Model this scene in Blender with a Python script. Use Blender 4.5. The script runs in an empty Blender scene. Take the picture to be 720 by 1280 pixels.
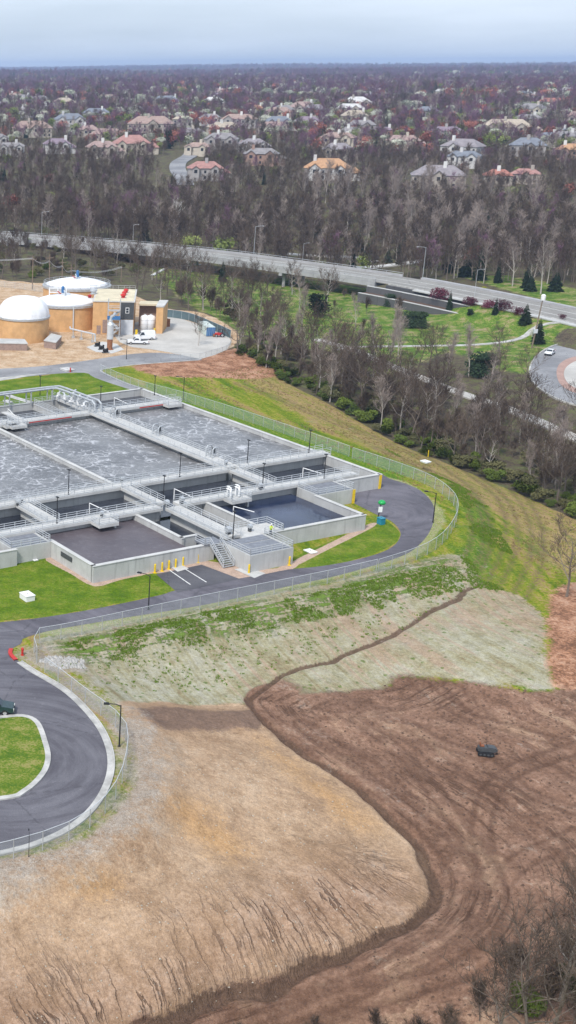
import bpy, bmesh, math, random
import numpy as np
from mathutils import Vector, Matrix
from mathutils.geometry import tessellate_polygon
R=math.radians
rng=random.Random(7)
S=bpy.context.scene
COL=S.collection
# ------------------------------------------------------------ camera
F=1640.; X0=-90.; H=70.
ROLL=R(0.48); PITCH=math.atan((640-86)/F)
FW=np.array([0,math.cos(PITCH),-math.sin(PITCH)]); UP=np.array([0,math.sin(PITCH),math.cos(PITCH)]); RT=np.array([1.,0,0])
cR,sR=math.cos(ROLL),math.sin(ROLL)
cd=bpy.data.cameras.new('camera'); cam=bpy.data.objects.new('camera',cd); COL.objects.link(cam); S.camera=cam
r_=cR*RT-sR*UP; u_=sR*RT+cR*UP
cam.matrix_world=Matrix(((r_[0],u_[0],-FW[0],0),(r_[1],u_[1],-FW[1],0),(r_[2],u_[2],-FW[2],H),(0,0,0,1)))
cd.sensor_fit='VERTICAL'; cd.sensor_height=24; cd.lens=24*F/1280; cd.shift_x=(360-X0)/1280
cd.clip_start=1; cd.clip_end=40000
# ------------------------------------------------------------ world, sun, exposure
SUN_EL,SUN_AZ=50,215     # azimuth the light comes from, clockwise from +Y
W=bpy.data.worlds.new('World'); S.world=W; W.use_nodes=True
nt=W.node_tree; nt.nodes.clear()
def wn(t): return nt.nodes.new(t)
sky=wn('ShaderNodeTexSky'); sky.sky_type='NISHITA'; sky.sun_disc=False
sky.sun_elevation=R(SUN_EL); sky.sun_rotation=R(SUN_AZ); sky.dust_density=2.0; sky.air_density=1.0; sky.ozone_density=2.0
tc=wn('ShaderNodeTexCoord'); mp=wn('ShaderNodeMapping'); mp.inputs['Scale'].default_value=(1.2,1.2,9)
nz=wn('ShaderNodeTexNoise'); nz.inputs['Scale'].default_value=1.6; nz.inputs['Detail'].default_value=7; nz.inputs['Roughness'].default_value=.55
rp=wn('ShaderNodeValToRGB'); rp.color_ramp.elements[0].position=.3; rp.color_ramp.elements[0].color=(.62,.62,.62,1); rp.color_ramp.elements[1].position=.72; rp.color_ramp.elements[1].color=(.95,.95,.95,1)
rc=wn('ShaderNodeValToRGB'); rc.color_ramp.elements[0].position=.3; rc.color_ramp.elements[0].color=(6.2,7.5,9.2,1); rc.color_ramp.elements[1].position=.75; rc.color_ramp.elements[1].color=(8.3,9.2,10.4,1)
mx=wn('ShaderNodeMix'); mx.data_type='RGBA'
bg=wn('ShaderNodeBackground'); bg.inputs['Strength'].default_value=0.078
wo=wn('ShaderNodeOutputWorld')
l=nt.links.new
l(tc.outputs['Generated'],mp.inputs['Vector']); l(mp.outputs[0],nz.inputs['Vector'])
l(nz.outputs['Fac'],rp.inputs[0]); l(nz.outputs['Fac'],rc.inputs[0]); l(rp.outputs[0],mx.inputs[0])
l(sky.outputs[0],mx.inputs[6]); l(rc.outputs[0],mx.inputs[7]); l(mx.outputs[2],bg.inputs[0]); l(bg.outputs[0],wo.inputs[0])
sd=bpy.data.lights.new('sun','SUN'); sd.energy=2.4; sd.angle=R(8); sd.color=(1,.96,.9)
so=bpy.data.objects.new('sun',sd); COL.objects.link(so)
so.rotation_euler=(R(90-SUN_EL),0,R(180-SUN_AZ))
so.location=(0,0,300)
S.view_settings.view_transform='Standard'; S.view_settings.look='None'; S.view_settings.gamma=1; S.view_settings.use_curve_mapping=False
S.view_settings.exposure=0.62
S.render.engine='CYCLES'; HAZE=1.05e-4
S.cycles.volume_bounces=0; S.cycles.max_bounces=6; S.cycles.transparent_max_bounces=12

# ------------------------------------------------------------ pixel <-> place helpers (photo pixels, used to survey where things stand)
def ray(px,py):
    a=(px-X0)/F; b=(640-py)/F
    a2=a*cR+b*sR; b2=-a*sR+b*cR
    return FW+RT*a2+UP*b2
def at(px,py,z=0.):
    d=ray(px,py); t=(z-H)/d[2]; return np.array([0,0,H])+d*t
# ------------------------------------------------------------ terrain height
CT=[ # px,py,z
(40,300,3),(-200,330,-1),(-200,420,0),(20,400,0),(120,440,0),(60,470,0),(180,486,0),(100,600,0),(300,540,0),(420,570,0),(480,640,0),(300,680,0),(100,750,0),(200,770,0),(360,735,0),(470,710,0),(530,698,0),(560,660,0),(555,620,0),(440,578,0),(240,504,0),(0,850,0),(100,880,0),(0,1050,0),(100,1020,0),(150,960,0),(-200,900,0),(-200,1100,-.5),(250,440,0),(280,425,0),(200,400,0),
(210,360,-1.5),(300,400,-2),(120,345,-1),
(590,735,-1.3),(540,765,-1.7),(440,815,-2.5),(370,840,-2.9),(310,870,-3.5),(360,925,-4.2),(430,975,-5.0),(500,1030,-6.0),(545,1090,-6.9),(530,1140,-7.3),(480,1170,-7.6),(400,1205,-8.0),(300,1240,-8.4),(200,1290,-8.8),
(600,935,-4.4),(700,900,-3.4),(700,1000,-4.7),(650,1100,-6),(600,1200,-7),(700,1250,-7.4),(800,1100,-5.6),(450,900,-4.0),(500,860,-3.9),(600,860,-3),
(620,790,-1.6),(560,820,-2.1),(640,740,-1.7),(700,780,-1.8),(480,780,-1.9),(300,800,-1.8),(150,830,-1.4),(200,890,-2.0),(260,900,-2.9),
(190,980,-.5),(300,950,-2.9),(400,1000,-4.4),(450,1080,-6.0),(300,1050,-3.7),(200,1100,-2.8),(100,1150,-2.9),(0,1150,-2.2),(0,1290,-5.4),(100,1290,-7),(200,1210,-5.6),(300,1180,-5.9),(400,1150,-6.3),(480,1110,-6.8),(160,900,-.8),(240,860,-3.0),
(360,450,-1.0),(400,500,-2),(500,560,-2.9),(600,600,-3.3),(720,660,-3.8),(660,680,-2.3),(610,660,-1.3),(480,560,-1.6),(330,490,-.8),(800,700,-3.4),(850,900,-3.4),
(450,500,-4.2),(540,540,-4.8),(640,580,-5),(740,600,-4.6),
(450,390,-4),(560,430,-4),(640,440,-3.8),(690,460,-3.2),(780,460,-3.2),(600,490,-4.4),(500,450,-4.2),(330,370,-3.6),(420,345,-3.6),(520,400,-3.8),(760,520,-3.6),(680,425,-3.0),(630,410,-3.4),(720,425,-2.4),(380,420,-4),
(740,404,-1.0),(850,430,-1),(200,330,-3),
]
CP=np.array([at(a,b,c) for a,b,c in CT]+[(-60,300,0),(-60,200,0),(-60,120,-4),(-40,60,-9),(40,60,-12),(120,60,-12),(260,150,-5),(320,300,-4),(350,450,-3),(-60,450,-1),(-100,600,0),(60,640,0),(200,640,0),(380,640,0),(520,640,0)],dtype=float)
CP=CP[CP[:,1]<650]
_c=7.0
def _k(X,Y): return np.sqrt((X[:,None]-CP[None,:,0])**2+(Y[:,None]-CP[None,:,1])**2+_c*_c)
_Kc=_k(CP[:,0],CP[:,1]); _n=len(CP)
_wz=np.linalg.solve(_Kc+0.0*np.eye(_n),CP[:,2])
_FD=np.array([0,520,560,600,650,720,800,900,1020,1200,1700,3000,5500,8000,10500,13000,30000.])
_FZ=np.array([-3,-3,-2,1,6,12,17,21,25,29,33,35,34,34,37,38,38.])
def sstep(a,b,x):
    t=np.clip((x-a)/(b-a),0,1); return t*t*(3-2*t)
PADP=None
def Z(x,y):
    x=np.atleast_1d(np.asarray(x,float)); y=np.atleast_1d(np.asarray(y,float))
    sh=x.shape; x=x.ravel(); y=y.ravel()
    d=np.hypot(x,y)
    zf=np.interp(d,_FD,_FZ)+ sstep(600,1100,d)*(2.2*np.sin(x/95+1)*np.cos(y/130)+1.6*np.sin((x+y)/61)) + sstep(2500,6000,d)*(6*np.sin(x/800+y/1900+.6)+4*np.sin(x/330+2))
    zn=np.zeros_like(x)
    m=d<640
    idx=np.nonzero(m)[0]
    for i in range(0,len(idx),20000):
        j=idx[i:i+20000]; zn[j]=_k(x[j],y[j])@_wz
    zn=np.clip(zn,-13,4)
    w=sstep(500,610,d)
    z=zn*(1-w)+zf*w
    if PADP is not None:
        m=(x>-70)&(x<130)&(y>90)&(y<480); j=np.nonzero(m)[0]
        if len(j): z[j]*=sstep(0,7,sdf(x[j],y[j],PADP))
    return z.reshape(sh)
PAD_PX=[(-120,340),(-20,345),(140,362),(210,385),(250,392),(293,416),(296,436),(250,452),(195,466),(200,478),(240,500),(330,533),(440,572),(530,598),(566,630),(560,665),(530,697),(400,730),(240,764),(70,793),(45,815),(60,838),(120,882),(160,928),(160,980),(130,1022),(60,1057),(-120,1090)]
_T=np.exp(np.linspace(math.log(60),math.log(13500),700))
def G(pts,zoff=0.):
    """where the line of sight through each photo pixel meets the terrain"""
    out=[]
    for px,py in pts:
        d=ray(px,py); d=d/np.linalg.norm(d)
        P=np.array([0,0,H])+_T[:,None]*d
        f=P[:,2]-Z(P[:,0],P[:,1])-zoff
        k=np.nonzero(f<0)[0]; k=k[0] if len(k) else len(_T)-1
        lo,hi=_T[max(k-1,0)],_T[k]
        ts=np.linspace(lo,hi,24); P=np.array([0,0,H])+ts[:,None]*d; f=P[:,2]-Z(P[:,0],P[:,1])-zoff
        k=np.nonzero(f<0)[0]; k=k[0] if len(k) else 23
        out.append(P[k])
    return np.array(out)
def G1(px,py): return G([(px,py)])[0]
def smooth(pts,n=6,closed=False):
    P=[np.array(p,float) for p in pts]; out=[]; m=len(P)
    for i in range(m if closed else m-1):
        p0=P[i-1] if (i>0 or closed) else P[0]; p1=P[i]; p2=P[(i+1)%m]; p3=P[(i+2)%m] if (closed or i+2<m) else P[-1]
        for k in range(n):
            t=k/n; out.append(.5*((2*p1)+(-p0+p2)*t+(2*p0-5*p1+4*p2-p3)*t*t+(-p0+3*p1-3*p2+p3)*t**3))
    if not closed: out.append(P[-1])
    return np.array(out)
def resample(P,step):
    P=np.asarray(P,float); s=np.r_[0,np.cumsum(np.linalg.norm(np.diff(P,axis=0),axis=1))]
    n=max(2,int(s[-1]/step)+1); q=np.linspace(0,s[-1],n)
    return np.stack([np.interp(q,s,P[:,i]) for i in range(P.shape[1])],1)
def polyline_coords(X,Y,P):
    """arc length and signed distance of every (X,Y) to the polyline P"""
    best=np.full(X.shape,1e18); S_=np.zeros_like(X); D_=np.zeros_like(X); acc=0
    for i in range(len(P)-1):
        ax,ay=P[i][:2]; bx,by=P[i+1][:2]; dx,dy=bx-ax,by-ay; L=math.hypot(dx,dy)+1e-9
        t=np.clip(((X-ax)*dx+(Y-ay)*dy)/L/L,0,1); qx=X-(ax+t*dx); qy=Y-(ay+t*dy); d2=qx*qx+qy*qy
        m=d2<best; best[m]=d2[m]; S_[m]=acc+t[m]*L; D_[m]=np.sqrt(d2[m])*np.sign(dx*qy[m]-dy*qx[m]); acc+=L
    return S_,D_
def sdf(X,Y,P):
    """signed distance to polygon, negative inside"""
    best=np.full(X.shape,1e18); ins=np.zeros(X.shape,bool); n=len(P)
    for i in range(n):
        ax,ay=P[i][:2]; bx,by=P[(i+1)%n][:2]; dx,dy=bx-ax,by-ay
        t=np.clip(((X-ax)*dx+(Y-ay)*dy)/(dx*dx+dy*dy+1e-9),0,1); d2=(X-(ax+t*dx))**2+(Y-(ay+t*dy))**2
        best=np.minimum(best,d2)
        if abs(dy)>1e-9:
            c=((ay>Y)!=(by>Y))&(X<(bx-ax)*(Y-ay)/dy+ax); ins^=c
    d=np.sqrt(best); return np.where(ins,-d,d)
def vnoise(X,Y,scale,oct=4,seed=0):
    r=np.random.RandomState(seed); tot=np.zeros_like(X); amp=1; s=0
    for o in range(oct):
        g=r.rand(256,256); x=X/scale*2**o; y=Y/scale*2**o
        xi=np.floor(x).astype(int); yi=np.floor(y).astype(int); fx=x-xi; fy=y-yi; fx=fx*fx*(3-2*fx); fy=fy*fy*(3-2*fy)
        a=g[xi%256,yi%256]; b=g[(xi+1)%256,yi%256]; c=g[xi%256,(yi+1)%256]; d=g[(xi+1)%256,(yi+1)%256]
        tot+=amp*((a*(1-fx)+b*fx)*(1-fy)+(c*(1-fx)+d*fx)*fy); s+=amp; amp*=.5
    return tot/s
PADP=np.array([at(a,b,0)[:2] for a,b in PAD_PX])
# ------------------------------------------------------------ material helper
class NT:
    def __init__(s,name):
        s.m=bpy.data.materials.new(name); s.m.use_nodes=True; s.t=s.m.node_tree; s.t.nodes.clear()
        s.out=s.n('ShaderNodeOutputMaterial'); s.p=s.n('ShaderNodeBsdfPrincipled'); s.t.links.new(s.p.outputs[0],s.out.inputs[0])
        s.p.inputs['Specular IOR Level'].default_value=.3
    def n(s,t): return s.t.nodes.new(t)
    def L(s,a,b):
        if hasattr(a,'bl_idname') or hasattr(a,'links'): s.t.links.new(a,b)
        else: b.default_value=a
    def obj(s): 
        if not hasattr(s,'_o'): s._o=s.n('ShaderNodeTexCoord').outputs['Object']
        return s._o
    def attr(s,name,out='Fac'):
        a=s.n('ShaderNodeAttribute'); a.attribute_name=name; return a.outputs[out]
    def noise(s,vec,scale,det=4,rough=.5,dist=0,out='Fac'):
        k=s.n('ShaderNodeTexNoise'); s.L(vec,k.inputs['Vector']); k.inputs['Scale'].default_value=scale; k.inputs['Detail'].default_value=det; k.inputs['Roughness'].default_value=rough; k.inputs['Distortion'].default_value=dist
        return k.outputs[out]
    def vor(s,vec,scale,feat='F1',out='Distance'):
        k=s.n('ShaderNodeTexVoronoi'); k.feature=feat; s.L(vec,k.inputs['Vector']); k.inputs['Scale'].default_value=scale; return k.outputs[out]
    def mapv(s,vec,sc=(1,1,1),rot=(0,0,0),loc=(0,0,0)):
        k=s.n('ShaderNodeMapping'); s.L(vec,k.inputs[0]); k.inputs['Scale'].default_value=sc; k.inputs['Rotation'].default_value=rot; k.inputs['Location'].default_value=loc; return k.outputs[0]
    def ma(s,op,a,b=0.,c=None,clamp=False):
        k=s.n('ShaderNodeMath'); k.operation=op; k.use_clamp=clamp; s.L(a,k.inputs[0]); s.L(b,k.inputs[1])
        if c is not None: s.L(c,k.inputs[2])
        return k.outputs[0]
    def st(s,x,a,b):
        k=s.n('ShaderNodeMapRange'); k.interpolation_type='SMOOTHSTEP'; s.L(x,k.inputs[0]); k.inputs[1].default_value=a; k.inputs[2].default_value=b; return k.outputs[0]
    def mix(s,f,a,b):
        k=s.n('ShaderNodeMix'); k.data_type='RGBA'; s.L(f,k.inputs[0])
        for v,i in ((a,6),(b,7)):
            if isinstance(v,tuple): v=v+(1,) if len(v)==3 else v
            s.L(v,k.inputs[i])
        return k.outputs[2]
    def ramp(s,x,*st):
        g=getattr(s,'gain',1.)
        if g!=1: x=s.ma('MULTIPLY_ADD',s.ma('SUBTRACT',x,.5),g,.5)
        k=s.n('ShaderNodeValToRGB'); s.L(x,k.inputs[0]); e=k.color_ramp.elements
        while len(e)<len(st): e.new(.5)
        for i,(p,c) in enumerate(st): e[i].position=p; e[i].color=c+(1,)
        return k.outputs[0]
    def comb(s,x,y,z=0.):
        k=s.n('ShaderNodeCombineXYZ'); s.L(x,k.inputs[0]); s.L(y,k.inputs[1]); s.L(z,k.inputs[2]); return k.outputs[0]
    def sep(s,v):
        k=s.n('ShaderNodeSeparateXYZ'); s.L(v,k.inputs[0]); return k.outputs
    def bump(s,h,strength=.5,dist=1.):
        k=s.n('ShaderNodeBump'); s.L(h,k.inputs['Height']); k.inputs['Strength'].default_value=strength; k.inputs['Distance'].default_value=dist; s.t.links.new(k.outputs[0],s.p.inputs['Normal'])
    def col(s,c,rough=.8,metal=0.):
        if isinstance(c,tuple): c=c+(1,) if len(c)==3 else c
        s.L(c,s.p.inputs['Base Color']); s.L(rough,s.p.inputs['Roughness']); s.p.inputs['Metallic'].default_value=metal
def paint(name,c,rough=.6,var=.25,scale=1.5,metal=0,bump=.0,dirt=None,spec=.3):
    """a procedural finish: base colour with uneven fading, specks and grime"""
    m=NT(name); v=m.obj(); n=m.noise(v,scale,6,.6); n2=m.noise(v,scale*7,3,.6)
    lo=tuple(x*(1-var) for x in c); hi=tuple(min(1,x*(1+var*.6)) for x in c)
    k=m.mix(m.st(n,.3,.7),lo,hi)
    d=dirt or tuple(x*.55 for x in c)
    k=m.mix(m.ma('MULTIPLY',m.st(n2,.55,.75),.35),k,d)
    m.col(k,m.ma('MULTIPLY_ADD',n2,.2,rough-.1),metal); m.p.inputs['Specular IOR Level'].default_value=spec
    if bump: m.bump(n2,bump,.05)
    return m.m
# ------------------------------------------------------------ mesh helper
class MB:
    def __init__(s): s.v=[]; s.f=[]; s.mi=[]
    def add(s,vs,fs,mi=0):
        o=len(s.v); s.v+= [tuple(map(float,q)) for q in vs]; s.f+=[tuple(i+o for i in q) for q in fs]; s.mi+=[mi]*len(fs); return s
    def box(s,x0,y0,z0,x1,y1,z1,mi=0):
        if x0>x1:x0,x1=x1,x0
        if y0>y1:y0,y1=y1,y0
        if z0>z1:z0,z1=z1,z0
        return s.add([(x0,y0,z0),(x1,y0,z0),(x1,y1,z0),(x0,y1,z0),(x0,y0,z1),(x1,y0,z1),(x1,y1,z1),(x0,y1,z1)],[(3,2,1,0),(4,5,6,7),(0,1,5,4),(1,2,6,5),(2,3,7,6),(3,0,4,7)],mi)
    def bar(s,p0,p1,w,h=None,mi=0,upv=(0,0,1)):
        h=h or w; p0=Vector(p0); p1=Vector(p1); d=(p1-p0).normalized(); u=Vector(upv)
        if abs(d.dot(u))>.98: u=Vector((1,0,0))
        a=d.cross(u).normalized(); b=a.cross(d).normalized(); vs=[]
        for p in (p0,p1):
            for i,j in ((-1,-1),(1,-1),(1,1),(-1,1)): vs.append(p+a*(w/2*i)+b*(h/2*j))
        return s.add(vs,[(0,1,2,3),(7,6,5,4),(0,4,5,1),(1,5,6,2),(2,6,7,3),(3,7,4,0)],mi)
    def tube(s,pts,rad,n=6,cap=True,mi=0):
        P=[Vector(p) for p in pts]; m=len(P)
        if not hasattr(rad,'__len__'): rad=[rad]*m
        vs=[]; fs=[]; prev=None
        for i,p in enumerate(P):
            d=(P[min(i+1,m-1)]-P[max(i-1,0)])
            d=d.normalized() if d.length>1e-9 else Vector((0,0,1))
            if prev is None:
                u=Vector((0,0,1)) if abs(d.z)<.9 else Vector((1,0,0)); a=d.cross(u).normalized()
            else:
                a=prev-d*prev.dot(d); a=a.normalized() if a.length>1e-6 else d.orthogonal().normalized()
            prev=a; b=d.cross(a)
            for k in range(n):
                t=2*math.pi*k/n; vs.append(p+(a*math.cos(t)+b*math.sin(t))*rad[i])
        for i in range(m-1):
            for k in range(n):
                q=(k+1)%n; fs.append((i*n+k,i*n+q,(i+1)*n+q,(i+1)*n+k))
        if cap: fs.append(tuple(range(n))[::-1]); fs.append(tuple((m-1)*n+k for k in range(n)))
        return s.add(vs,fs,mi)
    def lathe(s,prof,n=24,c=(0,0,0),mi=0):
        vs=[];fs=[];m=len(prof)
        for r,z in prof:
            for k in range(n):
                t=2*math.pi*k/n; vs.append((c[0]+r*math.cos(t),c[1]+r*math.sin(t),c[2]+z))
        for i in range(m-1):
            for k in range(n):
                q=(k+1)%n; fs.append((i*n+k,i*n+q,(i+1)*n+q,(i+1)*n+k))
        fs.append(tuple(range(n))[::-1]); fs.append(tuple((m-1)*n+k for k in range(n)))
        return s.add(vs,fs,mi)
    def prism(s,poly,z0,z1,mi=0):
        """vertical prism over a plan outline"""
        n=len(poly); P=[Vector((p[0],p[1],0)) for p in poly]
        A=sum(P[i].x*P[(i+1)%n].y-P[(i+1)%n].x*P[i].y for i in range(n))
        if A<0: P=P[::-1]
        vs=[(p.x,p.y,z0) for p in P]+[(p.x,p.y,z1) for p in P]
        tri=tessellate_polygon([P])
        fs=[]
        for t in tri:
            a,b,c=t
            if (P[b]-P[a]).cross(P[c]-P[a]).z<0: t=(a,c,b)
            fs.append(tuple(n+i for i in t)); fs.append(tuple(t[::-1]))
        fs+=[(i,(i+1)%n,n+(i+1)%n,n+i) for i in range(n)]
        return s.add(vs,fs,mi)
    def extr(s,prof,y0,y1,mi=0,t=0.0,zt=None):
        """side profile (x,z) extruded across y; t pulls the sides in above zt"""
        n=len(prof); P=[Vector((p[0],p[1],0)) for p in prof]
        def yy(y,z): return y-(math.copysign(t,y) if (zt is not None and z>zt) else 0)
        vs=[(p[0],yy(y0,p[1]),p[1]) for p in prof]+[(p[0],yy(y1,p[1]),p[1]) for p in prof]
        tri=tessellate_polygon([P]); fs=[tuple(q) for q in tri]+[tuple(n+i for i in q[::-1]) for q in tri]+[(i,(i+1)%n,n+(i+1)%n,n+i) for i in range(n)]
        return s.add(vs,fs,mi)
    def build(s,name,mat,parent=None,smooth=False,bevel=0,loc=None):
        me=bpy.data.meshes.new(name); me.from_pydata(s.v,[],s.f); 
        mats=mat if isinstance(mat,(list,tuple)) else [mat]
        for q in mats: me.materials.append(q)
        if len(mats)>1: me.polygons.foreach_set('material_index',s.mi)
        if smooth: me.polygons.foreach_set('use_smooth',[True]*len(me.polygons))
        me.update()
        b=bmesh.new(); b.from_mesh(me); bmesh.ops.recalc_face_normals(b,faces=b.faces)
        if bevel: bmesh.ops.bevel(b,geom=[e for e in b.edges if len(e.link_faces)==2 and e.calc_face_angle(0)>.5],offset=bevel,segments=2,affect='EDGES')
        b.to_mesh(me); b.free()
        o=bpy.data.objects.new(name,me); COL.objects.link(o)
        if parent is not None: o.parent=parent
        if loc is not None: o.location=loc
        return o
def tag(o,label,cat,group=None):
    o['label']=label; o['category']=cat
    if group: o['group']=group
    return o
def root(name,loc,label,cat,rz=0,group=None):
    o=bpy.data.objects.new(name,None); COL.objects.link(o); o.location=tuple(float(q) for q in loc); o.rotation_euler=(0,0,rz); o.empty_display_size=.3
    return tag(o,label,cat,group)
def copy_tree(o,parent=None):
    c=o.copy(); COL.objects.link(c); c.parent=parent
    for ch in [q for q in KIDS.get(o.name,[])]: copy_tree(ch,c)
    return c
KIDS={}
def remember(o,objs):
    """record children of a prototype so copying needs no search"""
    for q in objs:
        if q.parent is not None: KIDS.setdefault(q.parent.name,[]).append(q)
def struct(o,kind='structure'): o['kind']=kind; return o
# ------------------------------------------------------------ materials
M={}
def concrete(name,c,joint=2.4,stain=.5):
    m=NT(name); v=m.obj(); n=m.noise(v,.35,6,.65); n2=m.noise(v,6,4,.6)
    vs=m.mapv(v,(1.2,1.2,.12)); st=m.noise(vs,1.5,5,.6)
    k=m.mix(m.st(n,.3,.7),tuple(x*.8 for x in c),c)
    k=m.mix(m.ma('MULTIPLY',m.st(st,.52,.75),stain),k,tuple(x*.5 for x in c))
    q=m.sep(v); fx=m.ma('FLOOR',m.ma('DIVIDE',m.ma('ADD',q[0],m.ma('MULTIPLY',q[1],.0)),joint)); fy=m.ma('FLOOR',m.ma('DIVIDE',q[1],joint))
    wn_=m.n('ShaderNodeTexWhiteNoise'); m.L(m.comb(fx,fy,0.),wn_.inputs['Vector'])
    k=m.mix(m.ma('MULTIPLY',wn_.outputs['Value'],.22),k,tuple(x*.55 for x in c))
    k=m.mix(m.ma('MULTIPLY',n2,.25),k,tuple(x*.7 for x in c))
    m.col(k,.85); m.bump(n2,.3,.02); return m.m
M['conc']=concrete('concrete_wall',(.54,.54,.53),stain=.7)
M['conc_lt']=concrete('concrete_light',(.60,.595,.58),stain=.4)
M['kerb']=paint('kerb_concrete',(.46,.45,.43),.85,.3,.5)
M['white']=paint('white_paint',(.78,.78,.78),.4,.08,1.5)
M['fabric']=paint('white_membrane',(.78,.79,.82),.45,.08,.5)
M['galv']=paint('galvanised_steel',(.50,.52,.54),.45,.15,2,metal=.4)
M['rail']=paint('aluminium_rail',(.60,.62,.64),.4,.1,2,metal=.3)
M['black']=paint('black_paint',(.02,.02,.022),.45,.2,3)
M['dark']=paint('dark_grey',(.07,.075,.08),.5,.2,3)
M['grate']=paint('grating',(.24,.25,.28),.55,.2,1.5,metal=.3)
M['yellow']=paint('safety_yellow',(.75,.52,.02),.5,.12,2)
M['red']=paint('red_paint',(.5,.03,.025),.45,.15,3)
M['blue']=paint('blue_paint',(.05,.16,.36),.4,.15,3)
M['teal']=paint('teal_paint',(.02,.22,.32),.4,.15,3)
M['green']=paint('green_plastic',(.02,.35,.09),.35,.15,3)
M['tanwall']=paint('tan_brick',(.60,.36,.17),.85,.14,.6,bump=.3)
M['buff']=paint('buff_roof',(.62,.55,.40),.8,.15,.4)
M['tyre']=paint('tyre_rubber',(.018,.018,.02),.8,.2,5)
M['glass']=paint('dark_glass',(.02,.03,.04),.08,.1,3,spec=.6)
M['chrome']=paint('bright_metal',(.6,.6,.62),.2,.1,5,metal=.9)
M['lamp']=paint('lamp_lens',(.75,.75,.7),.15,.1,5)
M['brick']=paint('brown_block',(.30,.22,.19),.85,.2,2)
M['silver']=paint('silver_tank',(.62,.65,.68),.35,.1,1,metal=.3)
M['wood']=paint('weathered_wood',(.22,.17,.13),.85,.25,3)
M['rust']=paint('rusty_steel',(.28,.12,.06),.8,.3,3)
M['redlens']=paint('red_lens',(.4,.02,.02),.2,.1,5)
# ============================================================ GROUND
DITCH_PX=[(640,700),(590,735),(560,752),(520,775),(480,797),(440,815),(400,828),(370,840),(335,856),(308,870),(315,885),(338,908),(362,926),(395,950),(430,975),(465,1003),(500,1030),(525,1052),(545,1080),(548,1105),(535,1133),(505,1156),(470,1176),(430,1193),(400,1205),(350,1224),(300,1240),(250,1257),(200,1275),(140,1292),(60,1315),(-60,1345),(-200,1380)]
DITCH=resample(smooth(G(DITCH_PX)[:,:2],4),1.5)
TREE_PX=[(120,425),(250,438),(292,443),(330,462),(380,490),(440,522),(500,556),(560,580),(620,605),(680,632),(720,650),(800,690),(900,760)]
TREEL=resample(smooth(G(TREE_PX)[:,:2],4),3)
RUT=resample(smooth(G([(480,540),(520,562),(555,585),(585,606),(605,633),(614,660),(610,690),(600,715),(590,735)])[:,:2],4),1.5)
def grow(lo,hi,d0,g,lim):
    a=[];x=lo;d=d0
    while x>lim: d*=g; x-=d; a.append(x)
    b=[];x=hi;d=d0
    while x<-lim: d*=g; x+=d; b.append(x)
    return a[::-1],b
def axis(lo,hi,d,m_lo,m_hi,dm,far):
    a=list(np.arange(lo,hi+1e-6,d)); x=hi
    while x<m_hi: x+=dm; a.append(x)
    q=dm
    while x<far: q*=1.09; x+=q; a.append(x)
    x=lo; b=[]
    while x>m_lo: x-=dm; b.append(x)
    q=dm
    while x>-far: q*=1.09; x-=q; b.append(x)
    return np.array(b[::-1]+a)
gx=axis(-2,108,.42,-30,190,1.3,14500); gy=axis(84,232,.42,60,420,1.5,14500)
GX,GY=np.meshgrid(gx,gy,indexing='ij'); nx,ny=GX.shape
X=GX.ravel(); Y=GY.ravel()
ZZ=Z(X,Y)
near=(np.hypot(X,Y)<520)&(X>-80)&(X<300)&(Y>20)
ni=np.nonzero(near)[0]; Xn=X[ni]; Yn=Y[ni]
def zone(px,w=3.,n=3):
    P=smooth(G(px)[:,:2],n,True); s=sdf(Xn,Yn,P); return np.clip(.5-s/(2*w),0,1)
def poly(px,n=4): return smooth(G(px)[:,:2],n,True)
padP=PADP; s_pad=sdf(Xn,Yn,padP); padw=1-sstep(0,7,s_pad)
zn=ZZ[ni]; zn=zn*(1-padw)
# relief: dumped and graded soil is uneven, the drainage ditch cuts in, wheel ruts
sD,dD=polyline_coords(Xn,Yn,DITCH); sT,dT=polyline_coords(Xn,Yn,TREEL); sRut,dR_=polyline_coords(Xn,Yn,RUT)
m_brown=zone([(308,880),(345,872),(392,866),(440,862),(480,858),(500,846),(560,848),(610,858),(690,866),(790,850),(900,1000),(860,1300),(640,1310),(200,1310),(300,1246),(400,1212),(480,1182),(538,1140),(556,1098),(535,1055),(500,1022),(440,970),(370,920),(325,895)],1.2)
m_tan=zone([(150,880),(200,878),(250,882),(300,880),(330,912),(370,940),(430,985),(500,1040),(535,1085),(530,1125),(480,1168),(380,1208),(280,1242),(170,1285),(100,1320),(-120,1320),(-120,1085),(0,1072),(60,1066),(110,1046),(150,1010),(172,970),(165,930)],1.6)
m_hydro=zone([(48,800),(110,784),(250,758),(400,730),(520,702),(575,695),(600,730),(650,742),(680,775),(684,820),(690,860),(600,856),(505,847),(485,880),(440,908),(395,900),(345,876),(310,878),(270,888),(200,884),(160,888),(130,868),(60,822)],2.0)
m_tuft=zone([(70,806),(120,794),(250,764),(400,738),(520,704),(570,700),(560,725),(470,752),(350,782),(240,803),(150,822),(90,830)],2.5)
m_red=zone([(165,458),(205,449),(255,446),(292,436),(335,448),(356,466),(320,474),(260,472),(200,470)],2.0)+zone([(690,740),(740,730),(800,760),(800,850),(720,862),(688,850),(684,800)],1.5)
m_mound=zone([(172,892),(200,884),(260,892),(315,890),(325,915),(280,912),(230,918),(190,912)],1.5)
m_gravel=zone([(20,815),(55,812),(110,862),(150,890),(180,900),(205,945),(205,1000),(170,1040),(100,1080),(30,1112),(-120,1130),(-120,1060),(0,1066),(70,1052),(120,1020),(140,985),(142,940),(128,900),(90,856)],3.5)+zone([(40,812),(60,822),(105,826),(104,838),(75,838),(48,826)],1.0)
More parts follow.
